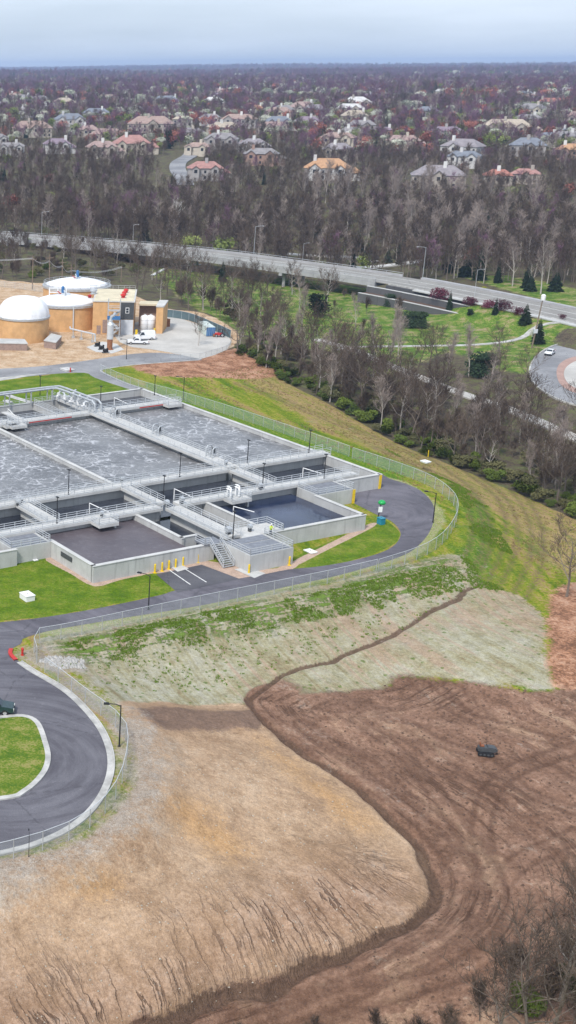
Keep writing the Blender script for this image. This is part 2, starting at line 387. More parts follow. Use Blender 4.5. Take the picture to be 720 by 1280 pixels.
m_orange=np.clip(zone([(200,985),(240,1000),(290,1040),(300,1075),(262,1062),(225,1035),(195,1010)],3.5)+zone([(60,1100),(110,1090),(150,1105),(110,1120)],3)+.8*zone([(330,925),(420,990),(470,1030),(440,1035),(370,975)],4),0,1)
m_pink=zone([(200,1190),(300,1130),(420,1090),(500,1090),(535,1120),(470,1172),(300,1242),(150,1320),(-120,1320),(-120,1230),(80,1215)],7.0)
m_park=np.clip(zone([(190,335),(300,345),(400,352),(520,372),(640,405),(680,420),(700,440),(650,470),(560,440),(480,470),(420,440),(330,430),(250,390)],4.)+zone([(640,420),(720,400),(800,395),(800,430),(720,418),(680,425)],2)+zone([(340,318),(450,318),(560,342),(660,370),(800,400),(800,380),(600,335),(450,300)],3),0,1)
m_forest=np.clip(sstep(-1.5,1.5,dT),0,1)
m_yard=zone([(-120,335),(0,350),(140,362),(205,385),(255,392),(296,415),(290,434),(252,445),(205,449),(150,452),(60,462),(-120,474)],1.2)
m_lawn=np.clip(zone([(-120,484),(0,477),(60,469),(100,465),(150,480),(182,487),(150,505),(0,540),(-120,540)],.8)+zone([(-120,700),(0,690),(60,700),(120,724),(185,714),(214,738),(130,757),(60,771),(0,776),(-120,792)],.8)+zone([(358,722),(360,700),(462,656),(462,645),(477,647),(495,660),(500,670),(488,683),(450,698),(400,709)],.7)+zone([(-120,900),(0,900),(28,899),(45,908),(55,935),(57,953),(48,970),(28,988),(0,998),(-120,1005)],.5),0,1)
m_rock=zone([(180,716),(200,706),(250,700),(330,712),(362,704),(365,712),(300,724),(262,715),(225,716)],.6)+zone([(64,697),(90,711),(117,726),(150,720),(186,713),(187,717),(150,725),(118,733),(88,717),(58,701)],.3)+zone([(364,703),(410,680),(461,655),(468,658),(412,686),(366,709)],.3)
m_shoulder=zone([(480,596),(515,606),(548,632),(556,650),(535,684),(505,699),(400,727),(240,764),(70,794),(60,780),(240,748),(400,712),(500,685),(538,650),(536,630),(505,612)],1.5)
m_green=np.clip(zone([(555,600),(600,625),(618,660),(612,700),(595,735),(560,730),(575,690),(585,655),(572,625)],2.5)+zone([(190,478),(300,510),(440,560),(520,585),(500,600),(430,580),(250,520),(185,490)],2.0),0,1)
m_dry=.8*zone([(300,445),(400,492),(520,555),(640,612),(760,660),(800,720),(700,720),(640,660),(560,605),(460,560),(360,510),(300,470)],3.0)
m_tan=np.maximum(m_tan,np.clip(1.6-np.abs(dD+3)/3.5,0,1)*sstep(52,60,sD)*(1-m_hydro))
m_brown=np.maximum(m_brown,sstep(-1.2,.2,dD+(vnoise(Xn,Yn,3,3,61)-.5)*1.2)*(1-sstep(9,13,dD))*sstep(52,64,sD)*(sD<300))
_dj=dD+(vnoise(Xn,Yn,5,3,44)-.5)*2.2
for _px in ([(520,545),(580,585),(625,620),(640,660),(632,700),(610,740)],[(470,560),(530,585),(570,605),(592,635),(598,670),(585,705),(560,728)],[(560,560),(630,600),(668,650),(670,700),(650,745)],[(300,480),(400,520),(480,552),(530,575)]):
    _s,_d=polyline_coords(Xn,Yn,resample(smooth(G(_px)[:,:2],4),2)); dR_=np.minimum(np.abs(dR_),np.abs(np.abs(_d)-.9)+.12)
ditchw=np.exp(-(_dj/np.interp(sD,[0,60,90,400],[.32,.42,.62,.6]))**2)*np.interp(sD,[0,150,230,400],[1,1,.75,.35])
onditch=sstep(0,25,sD)
dscale=np.interp(sD,[0,30,60,90,130,400],[.3,.35,.55,.8,1.0,.8])
TRK=[([(330,893),(420,955),(500,1005),(560,1060),(585,1110),(560,1165),(480,1205),(380,1240),(250,1285)],1.0),([(420,868),(520,925),(600,990),(700,1050),(780,1080)],1.0),([(560,856),(640,925),(740,990)],.9),([(470,1225),(560,1175),(610,1100),(600,1030),(640,965),(740,925)],1.0),([(350,1268),(480,1222),(580,1160),(640,1080),(720,1040)],1.1),([(450,900),(520,960),(560,1010),(600,1060),(620,1120),(590,1180)],.9),([(380,905),(470,965),(550,1025),(600,1075)],.9),([(300,1290),(450,1250),(580,1210),(680,1130)],1.0),([(600,945),(540,925),(480,885)],.8),([(606,948),(660,990),(720,1010)],.8),([(520,850),(600,900),(720,930)],.9)]
m_track=np.zeros_like(Xn)
for pts_,hw_ in TRK:
    st__,dt__=polyline_coords(Xn,Yn,resample(smooth(G(pts_)[:,:2],4),2)); dt__=dt__+(vnoise(Xn,Yn,9,2,int(pts_[0][0]))-.5)*1.0
    m_track=np.maximum(m_track,np.exp(-((np.abs(dt__)-hw_)/.42)**2)*(.45+.55*vnoise(Xn,Yn,11,2,int(pts_[0][1]))*1.3)); m_track=np.maximum(m_track,.35*np.exp(-(dt__/2.6)**4))
m_track=np.clip(m_track,0,1)
relief=(vnoise(Xn,Yn,7,4,1)-.5)*.7*(m_brown+.5*m_tan+.3*m_hydro)
relief+=(vnoise(sD*.5,dD*4,1.8,3,5)-.5)*.35*m_brown*sstep(1,5,np.abs(dD))
rill=np.abs(vnoise(sD*1.0+3*vnoise(Xn,Yn,4,3,8),dD*.10,1.6,2,11)-.5)
relief-=.16*(1-sstep(.0,.09,rill))*m_pink*m_tan
relief-=ditchw*dscale; relief-=.14*m_track*m_brown
relief+=.12*np.exp(-((dD-2.6)/1.3)**2)*dscale
relief-=.12*np.exp(-(dR_/.5)**2)
relief+=1.0*m_mound*(vnoise(Xn,Yn,3,3,3))
relief+=(vnoise(Xn,Yn,1.3,3,21)-.5)*.12*(m_brown+m_tan*.6+m_red*.6)
zn=zn+relief*(1-np.clip(padw*1.0,0,1)**4)
zn=np.where(s_pad<0,zn*0,zn)
# the retained bank beside the highway and the flat roundabout
RB=G([(650,450),(672,436),(700,428),(790,415),(830,470),(790,520),(720,506),(690,492),(665,478)])[:,:2]
sb=sdf(Xn,Yn,RB); wb=1-sstep(0,8,sb); zn=zn*(1-wb)+(-3.2)*wb
HLp=[(-160,288),(20,297),(180,310),(360,331),(500,351),(560,362),(620,374),(680,387),(760,405),(860,430)]
HP=np.array([list(at(a,b,z)[:2])+[z] for (a,b),z in zip(HLp,np.interp([p[0] for p in HLp],[-160,360,500,760,860],[3.5,3.0,2.0,.2,-.5]))])
HP=resample(smooth(HP,5),6)
xe=at(628,376,1.)[0]; HPe=HP[HP[:,0]>xe]; sH,dH=polyline_coords(Xn,Yn,HPe); zH=np.interp(sH,np.r_[0,np.cumsum(np.linalg.norm(np.diff(HPe[:,:2],axis=0),axis=1))],HPe[:,2]); wH=1-sstep(9.5,24,np.abs(dH)); zn=zn*(1-wH)+(zH-.35)*wH
ZZ[ni]=zn
def zgrid(x,y):
    """height of the finished ground surface (bilinear on its own grid)"""
    x=np.atleast_1d(np.asarray(x,float)); y=np.atleast_1d(np.asarray(y,float))
    i=np.clip(np.searchsorted(gx,x)-1,0,nx-2); j=np.clip(np.searchsorted(gy,y)-1,0,ny-2)
    fx=np.clip((x-gx[i])/(gx[i+1]-gx[i]),0,1); fy=np.clip((y-gy[j])/(gy[j+1]-gy[j]),0,1); z=ZZ.reshape(nx,ny)
    return z[i,j]*(1-fx)*(1-fy)+z[i+1,j]*fx*(1-fy)+z[i,j+1]*(1-fx)*fy+z[i+1,j+1]*fx*fy
def make_ground():
    me=bpy.data.meshes.new('ground'); nv=nx*ny
    me.vertices.add(nv); me.vertices.foreach_set('co',np.stack([X,Y,ZZ],1).astype('f4').ravel())
    I=(np.arange(nx-1)[:,None]*ny+np.arange(ny-1)[None,:]).ravel()
    q=np.stack([I,I+ny,I+ny+1,I+1],1).astype('i4'); nf=len(q)
    me.loops.add(nf*4); me.loops.foreach_set('vertex_index',q.ravel())
    me.polygons.add(nf); me.polygons.foreach_set('loop_start',np.arange(0,nf*4,4,dtype='i4')); me.polygons.foreach_set('loop_total',np.full(nf,4,dtype='i4'))
    me.polygons.foreach_set('use_smooth',np.ones(nf,bool))
    me.update(calc_edges=True)
    def put(name,a,default=0.):
        full=np.full(nv,default,dtype='f4'); full[ni]=a; at_=me.attributes.new(name,'FLOAT','POINT'); at_.data.foreach_set('value',full)
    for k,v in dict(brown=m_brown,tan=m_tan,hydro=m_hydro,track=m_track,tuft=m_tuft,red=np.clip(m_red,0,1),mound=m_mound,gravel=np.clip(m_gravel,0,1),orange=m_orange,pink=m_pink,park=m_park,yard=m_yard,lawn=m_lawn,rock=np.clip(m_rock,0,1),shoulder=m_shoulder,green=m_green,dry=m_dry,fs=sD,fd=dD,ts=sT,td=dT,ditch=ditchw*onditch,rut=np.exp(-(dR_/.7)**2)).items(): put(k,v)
    put('forest',m_forest,1.)
    o=bpy.data.objects.new('ground',me); COL.objects.link(o); return struct(o)
def ground_mat():
    m=NT('ground_soil_and_grass'); v=m.obj(); m.gain=1.6
    nb=m.noise(v,.045,5,.55); nm=m.noise(v,.28,6,.62); nf=m.noise(v,2.2,5,.65); nxf=m.noise(v,9,3,.6)
    A=lambda k:m.attr(k)
    fs,fd,ts,td=A('fs'),A('fd'),A('ts'),A('td')
    wob=m.ma('MULTIPLY',nm,4.)
    def layer(a,rag=.8,sh=4.):
        # ragged edge: the mask is pushed about by noise
        t=m.ma('ADD',a,m.ma('MULTIPLY',m.ma('SUBTRACT',m.ma('ADD',m.ma('MULTIPLY',nm,.6),m.ma('MULTIPLY',nf,.4)),.5),rag*2))
        return m.ma('MULTIPLY_ADD',m.ma('SUBTRACT',t,.5),sh,.5,True)
    # streaks following the fence / tree line (mowing, wheel tracks) and the ditch (grading)
    sT_=m.noise(m.comb(m.ma('MULTIPLY',ts,.035),m.ma('ADD',m.ma('MULTIPLY',td,.30),m.ma('MULTIPLY',nm,.5))),1.,6,.68)
    sT2=m.noise(m.comb(m.ma('MULTIPLY',ts,.10),m.ma('MULTIPLY',td,1.1)),1.,6,.65)
    pa_=at(400,870,-4)[:2]; pb_=at(600,1010,-5)[:2]; gd=math.atan2(pb_[1]-pa_[1],pb_[0]-pa_[0])
    gv=m.mapv(v,(1,1,1),(0,0,-gd)); gw=m.noise(v,.05,3,.5,out='Color'); gm=m.n('ShaderNodeVectorMath'); gm.operation='MULTIPLY_ADD'; m.L(gw,gm.inputs[0]); gm.inputs[1].default_value=(6,9,0); m.L(gv,gm.inputs[2]); gl1=m.noise(m.mapv(gm.outputs[0],(.06,.42,.1)),1.,7,.74); gl2=m.noise(m.mapv(gm.outputs[0],(.13,1.5,.1)),1.,5,.75); far_=m.st(fd,14,34)
    def mf(f,a,b): return m.ma('ADD',m.ma('MULTIPLY',a,m.ma('SUBTRACT',1.,f)),m.ma('MULTIPLY',b,f))
    sD1=m.noise(m.comb(m.ma('MULTIPLY',fs,.05),m.ma('ADD',m.ma('MULTIPLY',fd,.30),m.ma('MULTIPLY',nm,2.2))),1.,6,.72)
    sD2=m.noise(m.comb(m.ma('MULTIPLY',fs,.12),m.ma('ADD',m.ma('MULTIPLY',fd,1.5),m.ma('MULTIPLY',nm,.7))),1.,5,.75)
    far2=m.ma('ABSOLUTE',fd); far2=m.st(far2,10,24); sD1=mf(far2,sD1,gl1); sD2=mf(far2,sD2,gl2)
    # --- sloping grass between fence and trees
    g=m.ramp(m.ma('ADD',m.ma('MULTIPLY',sT_,.6),m.ma('MULTIPLY',nf,.4)),(.34,(.06,.125,.005)),(.45,(.135,.185,.008)),(.53,(.22,.225,.018)),(.60,(.30,.22,.085)),(.70,(.22,.13,.06)))
    dryc=m.ramp(m.ma('ADD',m.ma('MULTIPLY',sT2,.5),m.ma('MULTIPLY',nf,.5)),(.36,(.13,.16,.015)),(.45,(.26,.20,.065)),(.56,(.35,.235,.125)),(.68,(.20,.12,.07)))
    c=m.mix(m.ma('MULTIPLY',layer(A('dry'),1.2,2.),.85),g,dryc)
    grn=m.ramp(m.ma('ADD',m.ma('MULTIPLY',nf,.6),m.ma('MULTIPLY',sT2,.4)),(.36,(.04,.115,.004)),(.52,(.10,.19,.008)),(.66,(.24,.23,.05)))
    c=m.mix(m.ma('MULTIPLY',layer(A('green'),1.6,2.5),.9),c,grn)
    c=m.mix(m.ma('MULTIPLY',m.ma('MULTIPLY',A('rut'),m.st(nf,.35,.6)),.85),c,(.12,.09,.05))
    # --- forest floor, park
    ff=m.ramp(m.ma('ADD',m.ma('MULTIPLY',nm,.5),m.ma('MULTIPLY',nf,.5)),(.35,(.055,.045,.032)),(.5,(.11,.085,.06)),(.62,(.10,.12,.035)))
    c=m.mix(layer(A('forest'),.5,5),c,ff)
    pk=m.ramp(m.ma('ADD',m.ma('MULTIPLY',nm,.6),m.ma('MULTIPLY',nf,.4)),(.38,(.055,.115,.015)),(.48,(.105,.185,.02)),(.55,(.17,.20,.045)),(.62,(.28,.23,.12)))
    c=m.mix(layer(A('park'),.9,4),c,pk)
    # --- hydroseeded slope
    hy=m.ramp(m.ma('ADD',m.ma('MULTIPLY',nm,.35),m.ma('ADD',m.ma('MULTIPLY',nf,.25),m.ma('MULTIPLY',sT2,.4))),(.30,(.205,.15,.085)),(.44,(.275,.25,.15)),(.56,(.34,.32,.235)),(.72,(.40,.385,.315)))
    hy=m.mix(m.ma('MULTIPLY',m.st(m.ma('ADD',m.ma('MULTIPLY',nb,.5),m.ma('MULTIPLY',sT2,.5)),.50,.58),.7),hy,m.mix(nf,(.24,.145,.09),(.42,.30,.21)))
    spot=m.vor(m.mapv(v,(1,1,.0)),.75); tf=m.noise(v,.5,2,.5)
    sp=m.ma('MULTIPLY',m.st(m.ma('ADD',spot,m.ma('MULTIPLY',m.ma('SUBTRACT',nf,.5),.5)),.24,.14),m.st(tf,.42,.55))
    hy=m.mix(m.ma('MULTIPLY',sp,.75),hy,(.09,.14,.025))
    c=m.mix(layer(A('hydro'),.9,5),c,hy)
    tstr=m.noise(m.mapv(m.mapv(v,(1,1,1),(0,0,R(-24.6))),(.16,1.0,.3)),1.,6,.7)
    tm=m.ma('MULTIPLY',layer(A('tuft'),1.2,3),m.st(m.ma('ADD',m.ma('MULTIPLY',tstr,.6),m.ma('MULTIPLY',nf,.4)),.485,.515))
    c=m.mix(m.ma('MULTIPLY',tm,.9),c,m.mix(nxf,(.05,.115,.008),(.15,.23,.025)))
    sh=m.ramp(nf,(.4,(.36,.31,.22)),(.5,(.30,.30,.10)),(.58,(.14,.22,.03)),(.68,(.42,.38,.30)))
    c=m.mix(m.ma('MULTIPLY',layer(A('shoulder'),.6,5),.8),c,sh)
    # --- tan soil
    rl=m.noise(m.comb(m.ma('ADD',m.ma('MULTIPLY',fs,.55),m.ma('MULTIPLY',nm,1.1)),m.ma('MULTIPLY',fd,.07)),1.,3,.55)
    rill=m.st(m.ma('ABSOLUTE',m.ma('SUBTRACT',rl,.5)),.018,.007)
    rl2=m.noise(m.comb(m.ma('ADD',m.ma('MULTIPLY',fs,1.5),m.ma('MULTIPLY',nm,1.6)),m.ma('MULTIPLY',fd,.17)),1.,3,.6)
    rill2=m.st(m.ma('ABSOLUTE',m.ma('SUBTRACT',rl2,.5)),.03,.008)
    ta=m.ramp(m.ma('ADD',m.ma('MULTIPLY',nb,.35),m.ma('ADD',m.ma('MULTIPLY',nm,.4),m.ma('MULTIPLY',nf,.25))),(.36,(.30,.195,.12)),(.5,(.40,.275,.178)),(.66,(.47,.345,.24)))
    ta=m.mix(m.ma('MULTIPLY',layer(A('orange'),1.4,1.8),.55),ta,m.mix(nf,(.38,.18,.045),(.46,.26,.09)))
    pk_=m.ramp(m.ma('ADD',m.ma('MULTIPLY',nm,.5),m.ma('MULTIPLY',nf,.5)),(.36,(.23,.135,.085)),(.5,(.32,.205,.137)),(.64,(.39,.265,.185)))
    lp=layer(A('pink'),.9,1.6)
    ta=m.mix(lp,ta,pk_)
    gap=m.st(m.noise(v,.12,3,.5),.40,.56)
    rm=m.ma('MULTIPLY',m.ma('MULTIPLY',rill,gap),m.ma('MULTIPLY_ADD',lp,1.,.0))
    rm2=m.ma('MULTIPLY',m.ma('MULTIPLY',rill2,m.st(m.noise(m.mapv(v,loc=(40,9,0)),.10,3,.5),.44,.58)),m.ma('MULTIPLY_ADD',lp,.55,.04))
    rmx=m.ma('MAXIMUM',rm,rm2)
    ta=m.mix(m.ma('MULTIPLY',rmx,.85),ta,(.10,.058,.038))
    ta=m.mix(m.ma('MULTIPLY',m.st(m.noise(m.mapv(v,loc=(11,70,0)),1.6,5,.75),.54,.68),.45),ta,(.20,.125,.075))
    peb=m.st(m.vor(v,1.1),.05,.03); ta=m.mix(m.ma('MULTIPLY',peb,.8),ta,(.62,.58,.52))
    lt=layer(A('tan'),.5,6)
    c=m.mix(lt,c,ta)
    # --- wet brown soil
    br=m.ramp(m.ma('ADD',m.ma('MULTIPLY',sD1,.34),m.ma('ADD',m.ma('MULTIPLY',nf,.36),m.ma('MULTIPLY',nm,.30))),(.30,(.10,.055,.035)),(.45,(.19,.108,.072)),(.56,(.26,.155,.107)),(.70,(.36,.24,.165)))
    dk=m.st(m.ma('ADD',m.ma('MULTIPLY',sD2,.6),m.ma('MULTIPLY',nb,.4)),.50,.43)
    br=m.mix(m.ma('MULTIPLY',m.ma('MULTIPLY',dk,m.st(m.noise(m.mapv(v,loc=(5,31,0)),.09,4,.6),.40,.58)),.8),br,(.065,.035,.022))
    br=m.mix(m.ma('MULTIPLY',m.st(m.ma('ADD',m.ma('MULTIPLY',nb,.5),m.ma('MULTIPLY',sD1,.5)),.52,.62),.55),br,m.mix(nf,(.30,.18,.11),(.46,.33,.22)))
    br=m.mix(m.ma('MULTIPLY',m.st(m.ma('ADD',A('track'),m.ma('MULTIPLY',m.ma('SUBTRACT',nf,.5),.9)),.25,.80),.52),br,(.075,.038,.024))
    lb=layer(A('brown'),.9,3.5)
    c=m.mix(lb,c,br)
    rd=m.ramp(m.ma('ADD',m.ma('MULTIPLY',nm,.5),m.ma('MULTIPLY',nf,.5)),(.38,(.17,.085,.05)),(.5,(.33,.165,.095)),(.62,(.44,.26,.17)))
    c=m.mix(layer(A('red'),1.0,4),c,rd)
    c=m.mix(layer(A('mound'),1.0,4),c,m.mix(nf,(.10,.065,.045),(.26,.17,.125)))
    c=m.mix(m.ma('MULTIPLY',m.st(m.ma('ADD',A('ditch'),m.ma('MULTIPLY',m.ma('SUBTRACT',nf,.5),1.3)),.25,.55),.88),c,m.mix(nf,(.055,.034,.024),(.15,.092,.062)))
    gr=m.ramp(m.ma('ADD',m.ma('MULTIPLY',nxf,.4),m.ma('ADD',m.ma('MULTIPLY',nf,.3),m.ma('MULTIPLY',nm,.3))),(.34,(.22,.165,.12)),(.5,(.30,.255,.21)),(.68,(.37,.335,.30)))
    c=m.mix(m.ma('MULTIPLY',layer(A('gravel'),1.3,1.8),.85),c,gr)
    yd=m.ramp(m.ma('ADD',m.ma('MULTIPLY',nm,.5),m.ma('MULTIPLY',nf,.5)),(.38,(.36,.23,.13)),(.5,(.47,.33,.21)),(.62,(.55,.42,.30)))
    c=m.mix(layer(A('yard'),.6,6),c,yd)
    lw=m.ramp(m.ma('ADD',m.ma('MULTIPLY',nm,.5),m.ma('ADD',m.ma('MULTIPLY',nf,.3),m.ma('MULTIPLY',nxf,.2))),(.34,(.055,.115,.004)),(.50,(.105,.17,.007)),(.66,(.20,.21,.035)))
    c=m.mix(layer(A('lawn'),.35,8),c,lw)
    c=m.mix(layer(A('rock'),.25,8),c,m.mix(nxf,(.34,.23,.17),(.55,.42,.34)))
    spk=m.ma('MULTIPLY_ADD',m.ma('ADD',m.ma('MULTIPLY',nxf,.3),m.ma('ADD',m.ma('MULTIPLY',m.noise(v,3.3,4,.8),.35),m.ma('MULTIPLY',m.noise(v,.75,5,.75),.35))),3.0,-.5); k2=m.n('ShaderNodeVectorMath'); k2.operation='SCALE'; m.L(c,k2.inputs[0]); m.L(spk,k2.inputs['Scale']); c=k2.outputs[0]
    m.col(c,.95); m.p.inputs['Specular IOR Level'].default_value=.15
    soil=m.ma('ADD',m.ma('ADD',lt,lb),0.,None,True)
    h=m.ma('ADD',m.ma('MULTIPLY',nf,.16),m.ma('MULTIPLY',nxf,.035))
    h=m.ma('ADD',h,m.ma('MULTIPLY',m.ma('MULTIPLY',sD2,lb),.22))
    h=m.ma('SUBTRACT',h,m.ma('MULTIPLY',m.ma('MULTIPLY',rmx,lt),.2))
    h=m.ma('ADD',h,m.ma('MULTIPLY',tm,.12))
    m.bump(h,.9,1.); return m.m
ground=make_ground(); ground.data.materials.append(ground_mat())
# ------------------------------------------------------------ sheets: roads, paths, kerbs
def sheet(name,outline,z,mat,thick=None):
    mb=MB(); P=[Vector((p[0],p[1],0)) for p in outline]
    fs=[]
    for t in tessellate_polygon([P]):
        a,b,c=t; fs.append(t if (P[b]-P[a]).cross(P[c]-P[a]).z>0 else (a,c,b))
    mb.add([(p.x,p.y,z) for p in P],fs); 
    return struct(mb.build(name,mat))
def ribbon(name,line,w,h,mat,off=0.,zf=None,closed=False):
    """flat band or kerb of width w swept along a line, top h above the ground"""
    L=np.asarray(line)[:,:2]; n=len(L); vs=[];fs=[]
    T=np.zeros_like(L)
    for i in range(n):
        a=L[i-1] if (i>0 or closed) else L[0]; b=L[(i+1)%n] if (i<n-1 or closed) else L[-1]; t=b-a; T[i]=t/(np.linalg.norm(t)+1e-9)
    N=np.stack([-T[:,1],T[:,0]],1)
    zz=zf(L[:,0],L[:,1]) if zf else np.zeros(n)
    for i in range(n):
        l=L[i]+N[i]*(off+w/2); r=L[i]+N[i]*(off-w/2); vs+=[(l[0],l[1],zz[i]-.3),(l[0],l[1],zz[i]+h),(r[0],r[1],zz[i]+h),(r[0],r[1],zz[i]-.3)]
    for i in range(n if closed else n-1):
        a=4*i;b=4*((i+1)%n); fs+=[(a,a+1,b+1,b),(a+1,a+2,b+2,b+1),(a+2,a+3,b+3,b+2)]
    return MB().add(vs,fs).build(name,mat)
def asphalt(name,lo,hi,center,streak=.55):
    m=NT(name); v=m.obj(); n=m.noise(v,.10,5,.6); nf=m.noise(v,1.2,6,.65); nx_=m.noise(v,14,2,.5)
    s=m.sep(v); dx=m.ma('SUBTRACT',s[0],center[0]); dy=m.ma('SUBTRACT',s[1],center[1])
    r=m.ma('POWER',m.ma('ADD',m.ma('MULTIPLY',dx,dx),m.ma('MULTIPLY',dy,dy)),.5); an=m.ma('ARCTAN2',dy,dx)
    st=m.noise(m.comb(m.ma('MULTIPLY',r,.9),m.ma('MULTIPLY',an,1.2)),1.,6,.62)
    k=m.mix(m.st(m.ma('ADD',m.ma('MULTIPLY',st,streak),m.ma('MULTIPLY',n,1-streak)),.36,.66),lo,hi)
    k=m.mix(m.ma('MULTIPLY',m.st(nf,.58,.75),.35),k,tuple(min(1,x*1.8) for x in hi))
    k=m.mix(m.ma('MULTIPLY',m.st(nx_,.45,.62),.35),k,tuple(x*.7 for x in lo)); cr=m.vor(m.mapv(v,(.09,.09,0)),1.,'DISTANCE_TO_EDGE'); k=m.mix(m.ma('MULTIPLY',m.st(m.ma('ADD',cr,m.ma('MULTIPLY',m.ma('SUBTRACT',nf,.5),.10)),.010,.003),.35),k,tuple(x*.45 for x in lo)); sc_=m.st(m.noise(m.mapv(v,(.25,2.5,1),(0,0,.6)),1.2,4,.7),.66,.74); k=m.mix(m.ma('MULTIPLY',sc_,.3),k,(.3,.3,.3))
    ov=m.st(m.noise(v,.35,3,.6),.70,.76); k=m.mix(m.ma('MULTIPLY',ov,.5),k,(.33,.33,.33))
    m.col(k,.85); m.bump(nx_,.3,.02); return m.m
cen=at(8,950,0)
M['asph']=asphalt('asphalt',(.085,.08,.095),(.165,.16,.18),cen[:2])
M['asph2']=asphalt('asphalt_lobe',(.085,.08,.095),(.17,.16,.185),at(470,640,0)[:2],.4)
M['asph_lt']=asphalt('asphalt_worn',(.20,.20,.21),(.31,.31,.32),(0,0),.0)
M['hwy']=asphalt('highway_concrete',(.22,.21,.195),(.33,.315,.295),(400,2500),.5)
M['apron']=paint('apron_concrete',(.47,.45,.42),.85,.15,.15)
M['brickpave']=paint('pink_paver',(.38,.25,.21),.85,.15,.5)
M['mark']=paint('road_paint',(.7,.7,.68),.7,.25,2)
def P0(pts,n=4,closed=True): return smooth([at(a,b,0)[:2] for a,b in pts],n,closed)
sheet('road',P0([(-150,786),(-60,782),(0,778),(60,771),(130,759),(200,744),(216,739),(260,730),(300,723),(330,718),(360,712),(400,708),(440,701),(470,693),(490,684),(500,672),(499,662),(488,651),(470,643),(440,628),(426,622),(440,600),(470,590),(486,598),(505,604),(525,613),(540,628),(543,645),(537,665),(523,682),(505,694),(470,706),(420,720),(360,733),(300,747),(240,759),(170,770),(110,780),(60,789),(28,799),(14,812),(18,822),(40,838),(80,862),(108,888),(128,915),(137,945),(134,975),(118,1005),(92,1030),(55,1050),(0,1066),(-150,1095)],3),.02,M['asph2'])
# the left loop is the same surface; rebuild it as its own sheet so that the wheel marks circle the island
sheet('road',P0([(-150,800),(0,785),(28,801),(14,812),(18,822),(40,838),(80,862),(108,888),(128,915),(137,945),(134,975),(118,1005),(92,1030),(55,1050),(0,1066),(-150,1095)],3),.03,M['asph'])
isl=P0([(-150,903),(-30,901),(0,898),(28,896),(46,904),(56,928),(60,950),(52,970),(30,990),(0,999),(-150,1010)],4)
sheet('traffic_island',isl,.10,ground.data.materials[0]) if False else None
def lawn_mat():
    m=NT('island_grass'); v=m.obj(); nm=m.noise(v,.5,6,.6); nf=m.noise(v,4,5,.7)
    k=m.ramp(m.ma('ADD',m.ma('MULTIPLY',nm,.5),m.ma('MULTIPLY',nf,.5)),(.40,(.055,.12,.005)),(.50,(.12,.175,.010)),(.60,(.26,.235,.075)))
    m.col(k,.95); m.bump(nf,.8,.1); return m.m
M['islgrass']=lawn_mat()
mb=MB(); mb.prism([tuple(p) for p in isl],-.1,.16); struct(mb.build('grass_island',M['islgrass']))
struct(ribbon('kerb',isl,.6,.19,M['kerb'],closed=True))
OUT=P0([(24,828),(40,839),(80,863),(108,889),(128,916),(138,946),(135,976),(119,1006),(93,1031),(55,1051),(0,1067),(-150,1096)],6,False)
struct(ribbon('kerb',OUT,.7,.10,M['kerb']))
struct(ribbon('kerb',OUT,.16,.20,M['kerb'],off=.36))
struct(ribbon('kerb',P0([(14,812),(13,818),(20,826)],6,False),.5,.2,M['red']))
# parking bay with its white lines
bay=[at(a,b,0)[:2] for a,b in ((195,718),(252,706),(300,724),(222,741))]
sheet('parking_bay',bay,.035,asphalt('asphalt_bay',(.06,.058,.07),(.12,.118,.13),cen[:2],.2))
for a,b in (((212,713),(238,731)),((229,710),(258,728))):
    p,q=at(*a,0),at(*b,0); mb=MB(); d=(q-p)[:2]; d/=np.linalg.norm(d); nn=np.array([-d[1],d[0]])*.09
    mb.add([(p[0]-nn[0],p[1]-nn[1],.045),(q[0]-nn[0],q[1]-nn[1],.045),(q[0]+nn[0],q[1]+nn[1],.045),(p[0]+nn[0],p[1]+nn[1],.045)],[(0,1,2,3)]); struct(mb.build('parking_line',M['mark']))
# yard road and apron
sheet('yard_road',P0([(-150,468),(0,461),(60,457),(120,449),(160,443),(200,441),(240,446),(252,450),(225,452),(170,456),(140,460),(128,463),(135,468),(160,479),(184,487),(172,489),(150,483),(118,472),(105,466),(60,468),(0,474),(-150,482)],3),.02,M['asph_lt'])
sheet('concrete_yard',[at(a,b,0)[:2] for a,b in ((140,417),(160,405),(204,396),(222,397),(240,403),(262,409),(285,418),(289,428),(284,437),(268,444),(250,449),(236,446),(214,441),(190,437),(165,434),(150,428))],.035,M['apron'])
sheet('yard_slab',[at(a,b,0)[:2] for a,b in ((108,434),(128,427),(146,430),(155,437),(140,442),(120,440))],.03,M['conc_lt'])
sheet('footpath',P0([(-150,486),(0,472),(40,468),(62,466),(40,469),(0,476),(-150,492)],3),.03,M['kerb'])
struct(ribbon('kerb',P0([(250,450),(225,452),(170,456),(140,460),(126,463),(135,469),(160,480),(182,487)],5,False),.3,.12,M['kerb']))
struct(ribbon('footpath',P0([(-40,492),(0,492),(18,497),(38,503)],5,False),1.6,.05,M['kerb']))
for px in ((207,718),(330,711)): pass
# stepping slabs at the foot of the stairs
for q in ([(213,709),(226,706),(236,711),(222,715)],[(293,712),(308,709),(332,717),(318,723)]):
    sheet('paving_slab',[at(a,b,0)[:2] for a,b in q],.05,M['conc_lt'])
